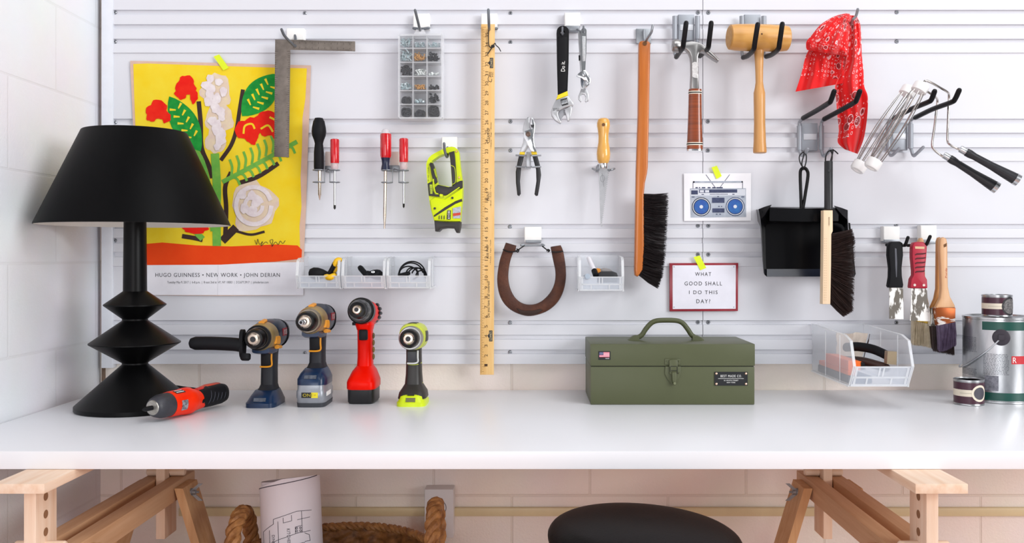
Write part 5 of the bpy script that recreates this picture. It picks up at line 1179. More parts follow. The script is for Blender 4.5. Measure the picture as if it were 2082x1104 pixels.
    for v in tx.verts: v.co = R_ @ Vector((-.015 + .03 * (v.co.x - min(xs_)) / (max(xs_) - min(xs_)), -.006 + .012 * (v.co.y - min(ys_)) / (max(ys_) - min(ys_)), .0014))
    t.part('maker_badge', [(xf(box((0, 0, 0), (.036, .018, .0016)), R_), mat('badge_red', 'a81c2c', .5)), (tx, WHITE)])
    return d
dA = blue_drill('blue cordless drill with long black side handle and no battery', 526, 2.164, 2.226, .163, False)
t = dA.t
xc = -.0
t.part('handle_clamp', xf(lathe([(.0245, -.004), (.0290, -.003), (.0290, .004), (.0245, .005)], (0, -.068, 0), (0, 1, 0), 36, cap=False), dA.MA), RUBBER)
s_ = t.part('side_handle', xf(round_tube([Vector((-.040, -.075, -.016)), Vector((-.056, -.075, -.014)), Vector((-.10, -.074, -.012)), Vector((-.142, -.072, -.012))], .0155, 20), dA.MA), RUBBER, label='long black side handle')
t.part('handle_guard', xf(loft([[Vector((x, y, z)) for x, y, z in [(p.y - .034 + q, -.072 + p.x, -.013 + p.z) for p in [Vector((a.x, 0, a.y)) for a in sec(0, 0, 0, .032, .066, 2.6)]]] for q in (-.004, .004)]), dA.MA), RUBBER, s_)
kn = xf(lathe([(.010, 0), (.012, .003), (.012, .012), (.008, .016)], (-.022, -.088, -.034), (0, -.2, -1), 10), dA.MA)
t.part('clamp_knob', kn, RUBBER)
dB = blue_drill('blue cordless drill standing on a grey battery with a bit holder in its chuck', 629, 2.17, 2.228, .200, True)
dB.t.part('bit_holder', dB.axial([(.0035, -.138), (.0058, -.137), (.0062, -.128), (.0045, -.126), (.0045, -.119), (.0058, -.118), (.006, -.107)], 16), STEEL)
dB.t.part('bit_socket', dB.axial([(.0034, -.1384), (.0001, -.1384)], 12), DARK)
# red drill
d = Drill('red cordless drill with black chuck and black battery', 732, 2.22, 2.272); d.h(.215, -.10); t = d.t
t.part('motor_housing', d.axloft([(0, 0, -.03, .050, .050, 2.2), (0, 0, -.01, .056, .058, 2.3), (0, -.002, .03, .058, .060, 2.4), (0, -.002, .085, .054, .056, 2.4), (0, -.002, .098, .036, .038, 2.2)]), REDP)
t.part('gear_ring', d.axial([(.029, -.046), (.0315, -.043), (.032, -.022), (.029, -.014)], 40), CHK)
cw = NB()
t.part('clutch_dial', d.axial([(.0235, -.068), (.0255, -.064), (.0265, -.046), (.027, -.044)], 16), mat('dial_black', '1b1b1e', .35, col2='6d6d70', vscale=130))
d.chuck(-.096, .0105, .021, .030)
vt = NB()
for i in range(5):
    a = -.9 + i * .42; vt = ball((.026 * math.cos(a) + .004, .058, .026 * math.sin(a)), .0062, vt, (.8, 3.4, .8), 12, 8)
t.part('vent_rib', xf(vt, d.MA), CHK)
hz1 = .20
t.part('neck', d.up([(0, .012, hz1, .030, .052, 3), (0, .014, .185, .044, .060, 3), (0, .018, .172, .038, .054, 3)]), REDP)
t.part('grip', d.up([(0, .018, .175, .036, .052, 3), (0, .020, .14, .036, .048, 3), (0, .020, .105, .036, .048, 3), (0, .018, .085, .038, .052, 3), (0, .010, .074, .054, .082, 3.5), (0, 0, .056, .068, .105, 4.5), (0, 0, .050, .071, .109, 5), (0, 0, .036, .071, .109, 5), (0, 0, .034, .068, .106, 5)]), REDP)
t.part('trigger', d.bx(-.0105, .0105, -.014, .012, .148, .174, .004), BLACK)
t.part('battery', d.up([(0, 0, .0, .060, .098, 5), (0, 0, .004, .066, .104, 5), (0, 0, .035, .067, .106, 5)]), mat('battery_black', '141417', .4))
fg = NB()
for i in range(4): fg = ball((.0185, .026, .105 + i * .017), .0075, fg, (.45, 1.4, 1), 12, 8)
t.part('grip_pad', xf(fg, d.M), mat('grip_pad_tan', '3a332c', .55, col2='a08038', vscale=60))
t.part('direction_switch', d.bx(-.029, -.017, .0, .01, .183, .191, .002), BLACK)
# lime drill
d = Drill('lime green and charcoal cordless drill with no battery, smallest of the standing drills', 835, 2.19, 2.24); d.h(.156, -.05); t = d.t
LIMD = mat('lime_drill_plastic', 'c3cf25', .38, col2='ccd834')
t.part('motor_housing', d.axloft([(0, .002, -.036, .058, .060, 2.4), (0, .003, -.02, .062, .064, 2.5), (0, .003, .04, .062, .064, 2.6), (0, .002, .062, .056, .058, 2.5), (0, .002, .072, .036, .038, 2.2)]), LIMD)
t.part('housing_inset', d.axloft([(.0275, .003, -.012, .010, .026, 4), (.0275, .003, .03, .010, .026, 4)]), CHAR)
t.part('top_inset', d.axloft([(0, .031, -.025, .022, .0085, 4), (0, .032, .02, .022, .0085, 4)]), CHAR)
t.part('clutch_ring', d.axial([(.0255, -.060), (.0275, -.056), (.0285, -.038), (.0285, -.034)], 44), mat('clutch_silver', '9b9b98', .35, .8, col2='b9b9b6'))
d.chuck(-.094, .0125, .0225, .036)
hz1 = .138
t.part('grip', d.up([(0, .012, hz1, .036, .056, 3), (0, .014, .11, .036, .050, 3), (0, .014, .07, .038, .050, 3), (0, .012, .046, .042, .056, 3), (0, .008, .036, .054, .074, 3.5), (0, .003, .028, .064, .090, 4), (0, .0, .016, .068, .100, 4)]), CHAR)
t.part('trigger', d.bx(-.0125, .0105, -.018, .012, .098, .126, .003), mat('trigger_grey', '2c2c33', .4))
t.part('trigger_trim', trig_loop(d, -.012, .097, .127, .0125, WHITE), mat('trim_pale', 'c9c9c9', .4))
ln = NB()
for z in (.0475, .096): ln = tube([Vector((.0198 * math.cos(a * PI / 12) * (1.06 if z < .06 else .95), .013 - .0275 * math.sin(a * PI / 12), z - (.003 * math.sin(a * PI / 12) if z > .06 else 0))) for a in range(0, 13)], .0007, 6, ln)
t.part('grip_line', xf(ln, d.M), LIMD)
t.part('foot', d.up([(0, -.004, .0, .070, .108, 5), (0, -.004, .008, .070, .108, 5), (0, -.004, .011, .065, .102, 4.5), (0, -.004, .022, .058, .092, 4), (0, -.002, .027, .048, .080, 4)]), mat('lime_foot', 'cbe00e', .35, col2='d6ea1e'))
t.part('latch_plate', xf(bb(-.011, .011, -.001, .001, 0, .010), d.M @ Matrix.Translation((0, -.0555, .011)) @ Matrix.Rotation(-.5, 4, 'X')), mat('latch_dark', '6b6a45', .5))
t.part('foot_slot', xf(bb(-.008, .008, -.001, .001, 0, .005), d.M @ Matrix.Translation((0, -.0485, .0255)) @ Matrix.Rotation(-.8, 4, 'X')), CHAR)
# ---------------- orange power screwdriver lying down
p0 = Vector(((310 - VX) * 1.975 / FX, 1.975 - ZC, TZ + .0318)); p1 = Vector(((452 - VX) * 2.20 / FX, 2.20 - ZC, TZ + .0290))
ax = (p1 - p0).normalized(); Ld = (p1 - p0).length
t = T('power_screwdriver', 'orange and black power screwdriver lying in front of the black lamp', 'power screwdriver', (p0.x, p0.y, TZ))
Mo = Matrix.Translation(p0) @ Matrix(((ax.cross(Vector((0, 0, 1))).normalized().x, ax.x, ax.cross(Vector((0, 0, 1))).normalized().cross(ax).x, 0), (ax.cross(Vector((0, 0, 1))).normalized().y, ax.y, ax.cross(Vector((0, 0, 1))).normalized().cross(ax).y, 0), (ax.cross(Vector((0, 0, 1))).normalized().z, ax.z, ax.cross(Vector((0, 0, 1))).normalized().cross(ax).z, 0), (0, 0, 0, 1)))
def ol(prof, n=40): return xf(lathe(prof, (0, 0, 0), (0, 1, 0), n), Mo)
def olf(secs): return xf(loft([vsec(*q) for q in secs]), Mo)
cz_ = Ld
t.part('chuck', ol([(.0155, .000), (.0175, .001), (.0215, .008), (.0255, .022), (.0262, .046), (.0262, .052)], 36), mat('chuck_charcoal', '2c2c32', .45, col2='3a3a42', vscale=50))
t.part('chuck_nose', ol([(.008, -.0022), (.0150, -.0012), (.0165, .001)], 30), mat('nose_worn', '8f8b84', .35, .8, col2='b9b5ae', vscale=160))
t.part('bit', ol([(.0016, -.030), (.0028, -.027), (.0052, -.020), (.0052, -.002)], 12), BLACK)
t.part('body', olf([(0, 0, .046, .054, .054, 2), (0, 0, .054, .0555, .0555, 2), (0, 0, .088, .0565, .0565, 2), (0, 0, .096, .060, .060, 2), (0, 0, .112, .060, .060, 2), (0, 0, .120, .052, .053, 2.2), (0, -.002, .146, .040, .043, 2.6), (0, -.002, .158, .038, .040, 2.6)]), REDO)
t.part('grip', olf([(0, -.001, .126, .042, .046, 2.4), (0, .0, .15, .0405, .045, 2.6), (0, .001, Ld * .78, .044, .048, 2.6), (0, .002, Ld * .93, .045, .048, 2.5), (0, .002, Ld * 1.0, .038, .042, 2.3), (0, .002, Ld * 1.03, .022, .026, 2.2)]), RUBBER)
t.part('grip_stripe', olf([(-.004, .0215, Ld * .68, .010, .006, 2.6), (-.004, .0235, Ld * .78, .020, .008, 2.6), (-.004, .0235, Ld * .94, .020, .008, 2.6), (-.004, .018, Ld * 1.0, .010, .006, 2.6)]), mat('stripe_orange', 'c8452a', .5))
gv = NB()
for i in range(5): gv = merge(gv, xf(tube([Vector((.0225 * math.cos(a), Ld * (.70 + i * .055) + .006 * math.sin(a * 1.4), .001 + .024 * math.sin(a))) for a in [q * PI / 14 - .7 for q in range(17)]], .0007, 6), Mo))
t.part('grip_rib', gv, mat('rib_grey', '3b3d48', .6))
t.part('switch', olf([(.004, .021, .136, .012, .006, 2.5), (.004, .022, .150, .012, .008, 2.5), (.004, .021, .160, .008, .006, 2.5)]), mat('switch_red', 'c4302a', .5))
t.part('spec_label', xf(loft([[Vector((.0283 * math.cos(a), y, .0283 * math.sin(a))) for a in (-.5, -.3, -.1, .1, .3)] for y in (.06, .07, .08)], cap=False, closed=False), Mo), mat('spec_label', '26262b', .5, col2='a9a9b0', vscale=170))
lb = xf(loft([[Vector((.0284 * math.cos(a), y, .0284 * math.sin(a))) for a in (.95, 1.1, 1.25, 1.4)] for y in (.056, .07, .086)], cap=False, closed=False), Mo)
st = None
for a in (1.05, 1.28): st = merge(st, xf(loft([[Vector((.0287 * math.cos(a + q), y, .0287 * math.sin(a + q))) for q in (0, .08)] for y in (.059, .071, .083)], cap=False, closed=False), Mo)) if st else xf(loft([[Vector((.0287 * math.cos(a + q), y, .0287 * math.sin(a + q))) for q in (0, .08)] for y in (.059, .071, .083)], cap=False, closed=False), Mo)
t.part('top_label', [(lb, DARK), (st, WHITE)])
t.part('side_button', olf([(.0195, -.004, .134, .006, .009, 4), (.0195, -.004, .144, .006, .009, 4)]), BLACK)
# ================================================================ TOOLBOX
X0, X1, Y0, Y1, Z0, Zm, Z1 = .1394, .5287, -.2265, -.022, TZ, .8312, .8837
t = T('toolbox', 'olive green steel toolbox with a bowed handle standing on the worktop', 'toolbox', ((X0 + X1) / 2, (Y0 + Y1) / 2, TZ))
OL = mat('olive_enamel', '51553a', .42, spec=.35, col2='54583d', vscale=12)
t.part('body', bb(X0 + .0008, X1 - .0008, Y0 + .0008, Y1, Z0 + .0004, Zm - .001, .0022), OL)
lid = t.part('lid', bb(X0, X1, Y0, Y1 - .0002, Zm + .0006, Z1, .0022), OL)
t.part('seam', bb(X0 + .003, X1 - .003, Y0 + .003, Y1 - .003, Zm - .003, Zm + .003), mat('seam_dark', '24261b', .7))
ym = -.12
def hx(px): return (px - VX) * 2.32 / FX
def hzz(py): return CH - (py - VY) * 2.32 / FX
hp = [(1297, 686), (1305, 681), (1313, 669), (1324, 657), (1336, 652), (1356, 651), (1376, 652), (1388, 657), (1398, 669), (1406, 681), (1414, 686)]
t.part('handle', tube(catm([Vector((hx(a), ym, hzz(b_))) for a, b_ in hp], 5), .0062, 14), OL, lid)
for s in (0, 1):
    a, b_ = ((1277, 1299) if s == 0 else (1407, 1430))
    xa, xb = hx(a), hx(b_)
    rings = []
    for f, hh in ((0, .0015), (.25, .008), (.6, .012), (1, .012)) if s == 0 else ((0, .012), (.4, .012), (.75, .008), (1, .0015)):
        x = xa + (xb - xa) * f; rings.append([Vector((x, ym - .011, Z1)), Vector((x, ym - .010, Z1 + hh * .8)), Vector((x, ym - .005, Z1 + hh)), Vector((x, ym + .005, Z1 + hh)), Vector((x, ym + .010, Z1 + hh * .8)), Vector((x, ym + .011, Z1))])
    t.part('handle_bracket', loft(rings), OL, lid)
def F(px, py, o=0): return Vector(((px - VX) * (ZC + Y0) / FX, Y0 - o, CH - (py - VY) * (ZC + Y0) / FX))
def fslab(pts, o, th, bm=None, bev=0):
    fr = [F(x, y, o) for x, y in pts]; return prism(fr, [p + Vector((0, th, 0)) for p in fr], bm, bev)
cT = cr(4.732, 1140, 620)
la = t.part('latch', fslab(cT([(1002, 518), (1152, 518), (1154, 572), (1000, 572)]), .002, .003, None, .001), OL)
t.part('catch_plate', fslab(cT([(1006, 590), (1154, 590), (1156, 660), (1120, 740), (1095, 768), (1070, 766), (1030, 720), (1000, 660)]), .002, .003, None, .001), OL, la)
t.part('latch_bar', fslab(cT([(1040, 530), (1062, 522), (1108, 522), (1124, 532), (1122, 660), (1114, 668), (1052, 668), (1042, 660)]), .006, .006, None, .002), OL, la)
t.part('latch_tongue', fslab(cT([(1064, 640), (1110, 640), (1112, 700), (1106, 750), (1092, 770), (1078, 764), (1066, 720)]), .011, .008, None, .003), OL, la)
ds_ = NB()
for q in ([(1046, 590), (1052, 590), (1052, 640), (1046, 640)], [(1114, 590), (1120, 590), (1120, 660), (1114, 660)], [(1056, 584), (1112, 584), (1112, 590), (1056, 590)], [(1058, 626), (1112, 626), (1112, 632), (1058, 632)]): ds_ = fslab(cT(q), .0065, .002, ds_)
t.part('latch_gap', ds_, mat('latch_shadow', '1d1f15', .7), la)
rv = NB()
for x, y in ((1022, 540), (1136, 540), (1138, 655)): rv = lathe([(.0022, 0), (.0018, .0012)], F(*cT([(x, y)])[0], .002), (0, -1, 0), 12, rv)
t.part('latch_rivet', rv, OL, la)
t.part('pull_screw', lathe([(.0036, 0), (.003, .0016)], F(*cT([(1090, 748)])[0], .011), (0, -1, 0), 14), mat('olive_worn', '74785c', .4, .4), la)
def ftext(s, box4, o, bm=None, spacing=1.1):
    x = text_raw(s, spacing); xs_ = [v.co.x for v in x.verts]; ys_ = [v.co.y for v in x.verts]; a, b_, c, e = min(xs_), max(xs_), min(ys_), max(ys_)
    for v in x.verts: v.co = F(box4[0] + (box4[2] - box4[0]) * (v.co.x - a) / (b_ - a), box4[3] - (box4[3] - box4[1]) * (v.co.y - c) / (e - c), o)
    return merge(bm, x)
def frect(x0, y0, x1, y1, o, bm=None): return fslab([(x0, y0), (x1, y0), (x1, y1), (x0, y1)], o, .0002, bm)
t.part('name_plate', [(frect(1452.5, 756, 1520, 783.8, .0010), mat('plate_black', '121317', .4)), (ftext('BEST MADE CO.', (1465, 762, 1508, 766.8), .0014, spacing=1.3), WHITE), (frect(1460, 769.2, 1512, 769.8, .0013), WHITE),
    (ftext('36 WHITE STREET', (1471.5, 772.2, 1501, 774.6), .0014), WHITE), (ftext('NEW YORK', (1477.5, 776.4, 1495, 778.6), .0014), WHITE)])
rv = NB()
for x, y in ((1456.3, 759.4), (1516.5, 759.4), (1456.3, 780.4), (1516.5, 780.4)): rv = lathe([(.0028, 0), (.0024, .0012), (.001, .0018)], F(x, y, .001), (0, -1, 0), 14, rv)
t.part('plate_rivet', rv, mat('rivet_copper', 'd8b49c', .3, .8))
st = None
for i in range(7):
    if i % 2 == 0: st = frect(1218.5, 716 + i * 1.43, 1239.2, 717.43 + i * 1.43, .0010, st)
sw = frect(1218.5, 715.9, 1239.2, 726, .0008); sp_ = None
for i in range(3):
    for j in range(4): sp_ = frect(1219.4 + j * 1.9, 716.8 + i * 1.5, 1220 + j * 1.9, 717.4 + i * 1.5, .0013, sp_)
t.part('flag_sticker', [(frect(1216.4, 714, 1241.3, 731.6, .0006), mat('sticker_black', '0f0f12', .5)), (sw, mat('flag_white', 'f0d5dc', .5)), (st, mat('flag_red', 'd0526a', .5)), (frect(1218.5, 715.9, 1226.8, 721.7, .0011), mat('flag_blue', '232a6a', .5)), (sp_, WHITE), (ftext('MADE', (1231, 727.6, 1238.5, 729.6), .0010), WHITE)])
# ================================================================ PAINT CANS
GR = mat('can_green', '0e4a40', .35); PUR = mat('can_purple', '43202f', .32, col2='4a2636'); CRE = mat('can_cream', 'e3d8c4', .5)
FOIL = mat('foil_label', '9fa2a6', .28, .85, col2='d8d9db', vscale=16, stretch=(1, 1, .3))
cx, cy, rc, hh = 1.146, 2.30 - ZC, .080, .2045
t = T('paint_can', 'large silver paint can with green bands and a wire bail on the worktop', 'paint can', (cx, cy, TZ))
def cyl(r, z0, z1, n=64): return lathe([(r, z0), (r, z1)], (cx, cy, TZ), (0, 0, 1), n)
t.part('body', lathe([(rc - .001, .0006), (rc + .0012, .001), (rc + .0012, .005), (rc, .006), (rc, hh - .006), (rc + .0014, hh - .005), (rc + .0014, hh), (rc - .002, hh + .0008), (rc - .004, hh - .003), (rc - .012, hh - .003), (rc - .013, hh - .006)], (cx, cy, TZ), (0, 0, 1), 72), mat('can_tinplate', 'b4b6b8', .25, .95, col2='cfd0d2'))
t.part('lid', lathe([(rc - .012, hh - .0062), (rc - .014, hh - .003), (rc - .017, hh - .003), (rc - .020, hh - .006), (0, hh - .006)], (cx, cy, TZ), (0, 0, 1), 60), mat('can_lid', 'a9abad', .35, .9))
def wrap(a0, a1, z0, z1, o=.0004, C0=None, r=None, n=30):
    c0 = C0 or (cx, cy, TZ); rr_ = (r or rc) + o
    g = [[Vector((c0[0] + rr_ * math.cos(a0 + (a1 - a0) * i / n), c0[1] + rr_ * math.sin(a0 + (a1 - a0) * i / n), c0[2] + z)) for i in range(n + 1)] for z in (z0, z1)]
    b_ = loft(g, cap=False, closed=False); return b_
A = lambda dg: math.radians(dg)          # -90 faces the room; the camera sits toward -116
lb = t.part('label', wrap(A(-205), A(20), .020, hh - .008, .0003, n=60), FOIL, label='silver foil label')
t.part('green_band', wrap(A(-142), A(20), hh - .030, hh - .010, .0006), GR); t.part('green_band', wrap(A(-150), A(20), .007, .026, .0006), GR)
fp = NB(); q = random.Random(5)
for (aa, ab, za, zb_) in ((-196, -152, .120, .155), (-196, -152, .062, .078), (-140, -100, .07, .118)):
    z = zb_
    while z > za:
        a = aa
        while a < ab - 2:
            w_ = q.uniform(1.5, 5)
            fp = merge(fp, wrap(A(a), A(min(ab, a + w_)), z - .0011, z, .0007, n=3)); a += w_ + 1.0
        z -= .0034
t.part('fine_print', fp, mat('print_grey', '50535a', .6))
t.part('fine_print_block', wrap(A(-138), A(-116), .030, .066, .0006), mat('pictogram_dark', '5b5c66', .5, col2='8f8f98', vscale=140))
rb = wrap(A(-96), A(-60), .095, .114, .0008)
rt = None
t.part('red_tag', rb, mat('tag_red', 'c31f2a', .45))
tx = text_raw('R'); xs_ = [v.co.x for v in tx.verts]; ys_ = [v.co.y for v in tx.verts]
for v in tx.verts:
    u = (v.co.x - min(xs_)) / (max(xs_) - min(xs_)); w_ = (v.co.y - min(ys_)) / (max(ys_) - min(ys_)); a = A(-94 + u * 6); v.co = Vector((cx + (rc + .0012) * math.cos(a), cy + (rc + .0012) * math.sin(a), TZ + .098 + w_ * .013))
t.part('lettering', tx, WHITE)
ae = A(-112); ec = Vector((cx + rc * math.cos(ae), cy + rc * math.sin(ae), TZ + .158)); en = Vector((math.cos(ae), math.sin(ae), 0))
EAR = mat('bail_ear_dark', '2f2832', .5)
ear = t.part('bail_ear', lathe([(.0195, -.002), (.0195, .0015), (.017, .003), (0.0, .0032)], ec, en, 32), EAR)
tg = Vector((-en.y, en.x, 0))
t.part('ear_hub', xf(box((0, 0, 0), (.014, .005, .014), .001), Matrix.Translation(ec + en * .004) @ Matrix.Rotation(ae + PI / 2, 4, 'Z')), EAR, ear)
bp = []
for i in range(25):
    a = ae - (PI * i / 24); dr = math.sin(PI * i / 24)
    bp.append(Vector((cx + (rc + .004 + .003 * dr) * math.cos(a), cy + (rc + .004 + .003 * dr) * math.sin(a), TZ + .158 - .082 * dr ** .9)))
t.part('bail_wire', tube(bp, .0019, 8), STEEL)
def pot(label, c0, r, h, ang):
    t = T('paint_pot', label, 'paint can', c0, 'small purple paint pots')
    t.part('body', lathe([(r - .002, .0), (r + .0006, .0008), (r + .0006, .003), (r, .004), (r, h - .005), (r + .0010, h - .004), (r + .0010, h), (r - .002, h + .0006), (r - .003, h - .002), (r - .006, h - .002)], c0, (0, 0, 1), 48), mat('pot_tinplate', 'b0b2b4', .28, .95))
    t.part('lid', lathe([(r - .0055, h - .002), (r - .008, h - .001), (r - .010, h - .003), (0, h - .003)], c0, (0, 0, 1), 40), mat('pot_lid', '8f9195', .35, .9))
    k = dict(C0=c0, r=r)
    t.part('purple_label', wrap(A(-250), A(70), .0045, h - .006, .0003, n=60, **k), PUR)
    bd_ = t.part('cream_band', wrap(A(-250), A(ang), h * .36, h * .62, .0005, n=40, **k), CRE)
    t.part('fine_print', wrap(A(-150), A(ang - 25), h * .475, h * .495, .0007, n=14, **k), mat('band_print', 'b9ae9a', .6))
    def dsk(ra, o, m_, nm):
        g = NB(); ring = []
        for i in range(28):
            al = 2 * PI * i / 28; a = A(ang) + ra * math.cos(al) / r; ring.append(g.verts.new(Vector((c0[0] + (r + o) * math.cos(a), c0[1] + (r + o) * math.sin(a), c0[2] + h * .49 + ra * math.sin(al)))))
        cc = g.verts.new(Vector((c0[0] + (r + o + .0002) * math.cos(A(ang)), c0[1] + (r + o + .0002) * math.sin(A(ang)), c0[2] + h * .49)))
        for i in range(28): g.faces.new((ring[i], ring[(i + 1) % 28], cc))
        bmesh.ops.subdivide_edges(g, edges=g.edges[:], cuts=2)
        for v in g.verts:
            dx, dy = v.co.x - c0[0], v.co.y - c0[1]; l_ = math.hypot(dx, dy); v.co.x, v.co.y = c0[0] + dx / l_ * (r + o), c0[1] + dy / l_ * (r + o)
        t.part(nm, g, m_, bd_)
    return t, dsk
t, dsk = pot('small purple and cream paint pot standing on the lid of the large silver can', Vector(((2027 - VX) * 2.27 / FX, 2.27 - ZC, TZ + hh + .0012)), .0335, .052, -62)
dsk(.0215, .0010, mat('emblem_black', '1c1a1e', .5), 'emblem'); dsk(.018, .0013, mat('emblem_grey', '8e8a88', .5, col2='26242a', vscale=190), 'emblem_print')
t, dsk = pot('small purple and cream paint pot standing on the worktop left of the large silver can', Vector(((1970 - VX) * 2.226 / FX, 2.226 - ZC, TZ)), .0335, .060, -72)
dsk(.0195, .0010, CRE, 'emblem'); dsk(.0145, .0013, mat('emblem_slate', '46434c', .5), 'emblem_print')
# ================================================================ CLEAR BINS
def bin_(label, xc, w, zb_, h, D, rib=2):
    """open fronted hanging bin, back against the panel"""
    t = T('storage_bin', label, 'bin', (xc, -D / 2, zb_), 'clear hanging bins')
    th = .002; yb = -.004
    side = [(yb, 0), (yb - D * .90, 0), (yb - D, .40 * h), (yb - D * .93, .86 * h), (yb - D * .80, .95 * h), (yb, h)]
    for s in (-1, 1):
        x = xc + s * w / 2
        a = [Vector((x, y, zb_ + z)) for y, z in side]; b_ = [p - Vector((s * th, 0, 0)) for p in a]
        sd = t.part('side_wall', prism(a, b_), CLEAR)
        fl = NB(); path = side[1:] 
        for (ya, za), (yc, z2) in zip(side[1:5], side[2:6]):
            fl = merge(fl, prism([Vector((x + s * .002, ya, zb_ + za)), Vector((x - s * .004, ya, zb_ + za)), Vector((x - s * .004, yc, zb_ + z2)), Vector((x + s * .002, yc, zb_ + z2))], [Vector((x + s * .002, ya + .0035, zb_ + za)), Vector((x - s * .004, ya + .0035, zb_ + za)), Vector((x - s * .004, yc + .0035, zb_ + z2)), Vector((x + s * .002, yc + .0035, zb_ + z2))]))
        for f in ((.36, .70) if rib > 2 else (.5,)):
            fl = bb(x + s * .0005, x + s * .0018, yb - D * f - .0012, yb - D * f + .0012, zb_ + .003, zb_ + h * .92, bm=fl)
        fl = bb(x - .0012, x + s * .003, yb - D * .9, yb, zb_ - .002, zb_ + .002, bm=fl)
        t.part('flange', fl, EDGE, sd)
    t.part('back_wall', bb(xc - w / 2, xc + w / 2, yb - .002, yb, zb_, zb_ + h), CLEAR)
    t.part('bottom', bb(xc - w / 2, xc + w / 2, yb - D * .9, yb, zb_, zb_ + .002), CLEAR)
    fr = [Vector((xc - w / 2 + .002, yb - D * .90, zb_)), Vector((xc + w / 2 - .002, yb - D * .90, zb_)), Vector((xc + w / 2 - .002, yb - D * .985, zb_ + h * .39)), Vector((xc - w / 2 + .002, yb - D * .985, zb_ + h * .39))]
    f_ = t.part('front_wall', prism(fr, [p + Vector((0, th, 0)) for p in fr]), mat('clear_front', 'e6edf8', .25, alpha=.34))
    rb_ = NB()
    def fp_(u, v, o): return Vector((xc - w / 2 + .002 + u * (w - .004), yb - D * (.90 + .085 * v) - o, zb_ + h * .39 * v))
    for (u0, u1, v0, v1) in ((0, 1, .94, 1.02), (0, 1, .40, .50), (0, 1, -.02, .10), (.03, .07, .1, .95), (.93, .97, .1, .95), (.44, .47, .5, .95), (.51, .54, .5, .95), (.25, .28, .1, .42), (.68, .71, .1, .42)):
        a = [fp_(u0, v0, .001), fp_(u1, v0, .001), fp_(u1, v1, .001), fp_(u0, v1, .001)]; rb_ = prism(a, [p + Vector((0, .0012, 0)) for p in a], rb_)
    t.part('front_rib', rb_, EDGE, f_)
    return t
for px, lab in ((646.5, 'clear bin holding a yellow clamp at the edge of the flower poster'), (739, 'clear bin holding a small black flashlight, between two other bins'), (830.5, 'clear bin holding a coil of black cable next to the yardstick')):
    bin_(lab, (px - VX) * 2.318 / FX, .1045, CH - 66 * 2.318 / FX, .0785, .122)
bin_('clear bin with a tape measure and marker, right of the horseshoe', (1222.5 - VX) * 2.318 / FX, .1085, CH - 71 * 2.318 / FX, .0875, .122)
xb_, zb0 = .797, .793
bin_('large clear bin of knives and orange tools hanging low above the worktop', xb_, .134, zb0, .122, .318, 3)
# ---- what is in them
def Q(px, py, z): return Vector(((px - VX) * z / FX, z - ZC, CH - (py - VY) * z / FX))
z1_ = 2.355
def egg(c, ax, L_, r, m=.35): return lathe([(.001, -L_ / 2), (r * .6, -L_ * .46), (r * .95, -L_ * .3), (r, -L_ * .1), (r * .85, L_ * .12), (r * .55, L_ * .32), (r * m, L_ * .5), (.001, L_ * .51)], c, ax, 24)
t = T('flashlight', 'black teardrop shaped tool in the bin at the edge of the flower poster', 'tool', Q(650, 558, z1_))
t.part('body', egg(Q(650, 557, z1_), (1, .1, -.12), .056, .0155), RUBBER)
gd = NB()
for i in range(4): gd = ball(Q(635.5 + i % 2 * 1.6, 551 + i * 3, z1_ - .013), .0011, gd, u=8, v=6)
t.part('vent_dot', gd, mat('vent_dot_grey', '6b6b70', .5))
t = T('spring_clamp', 'yellow and black spring clamp in the bin at the flower poster edge', 'clamp', Q(680, 550, z1_))
t.part('arm', round_tube([Q(668, 559, z1_ - .02), Q(675, 547, z1_ - .022), Q(681, 535, z1_ - .024)], .006, 10), BLACK); t.part('arm', round_tube([Q(668, 559, z1_ - .02), Q(680, 557, z1_ - .01)], .005, 10), BLACK)
t.part('tip', round_tube([Q(681, 537, z1_ - .024), Q(685, 530, z1_ - .024), Q(690, 528.5, z1_ - .02)], .0068, 12), mat('clamp_yellow', 'eebb14', .45)); t.part('tip', round_tube([Q(664, 563, z1_ - .03), Q(671, 564, z1_ - .035), Q(679, 561, z1_ - .03)], .0075, 12), mat('clamp_yellow', 'eebb14', .45)); t.part('tip', round_tube([Q(680, 551, z1_ - .015), Q(684, 545, z1_ - .015)], .0055, 12), mat('clamp_yellow', 'eebb14', .45))
t = T('flashlight', 'small black flashlight lying in the bin between two other bins', 'flashlight', Q(748, 556, z1_))
t.part('barrel', round_tube([Q(733, 545, z1_), Q(739, 552, z1_ - .006), Q(746, 560, z1_ - .012)], .0072, 14), BLACK)
t.part('head', egg(Q(762, 558, z1_ - .01), (-1, 0, .1), .040, .0135, .6), BLACK)
t.part('ring', tube([Q(758.5 + 3.2 * math.cos(a * PI / 8), 553 + 1.4 * math.sin(a * PI / 8), z1_ - .025) for a in range(16)], .0008, 6, loop=True), CHROME)
cb = NB()
for ra, cx0, cy0, pz, a0, a1 in ((27, 838, 558, 0, 180, 372), (24, 836, 558, -.01, 175, 350), (20, 830, 561, .005, 180, 365), (17, 846, 561, -.015, 190, 360), (12, 838, 556, -.02, 120, 440), (15, 852, 560, -.01, 200, 380), (10, 856, 560, .0, 180, 370)):
    cb = tube([Q(cx0 + ra * math.cos(math.radians(a0 + (a1 - a0) * i / 22)), cy0 + ra * .98 * math.sin(math.radians(a0 + (a1 - a0) * i / 22)), z1_ + pz + .004 * math.sin(i)) for i in range(23)], .0018, 7, cb)
t = T('cable_coil', 'tangled coil of black cable in the bin next to the yardstick', 'cable', Q(835, 575, z1_))
t.part('cable', cb, RUBBER); t.part('plug', round_tube([Q(814, 560, z1_ - .02), Q(830, 556, z1_ - .022)], .0055, 10), BLACK)
t = T('tape_measure', 'black tape measure with grey side in the bin right of the horseshoe', 'tape measure', Q(1238, 573, z1_))
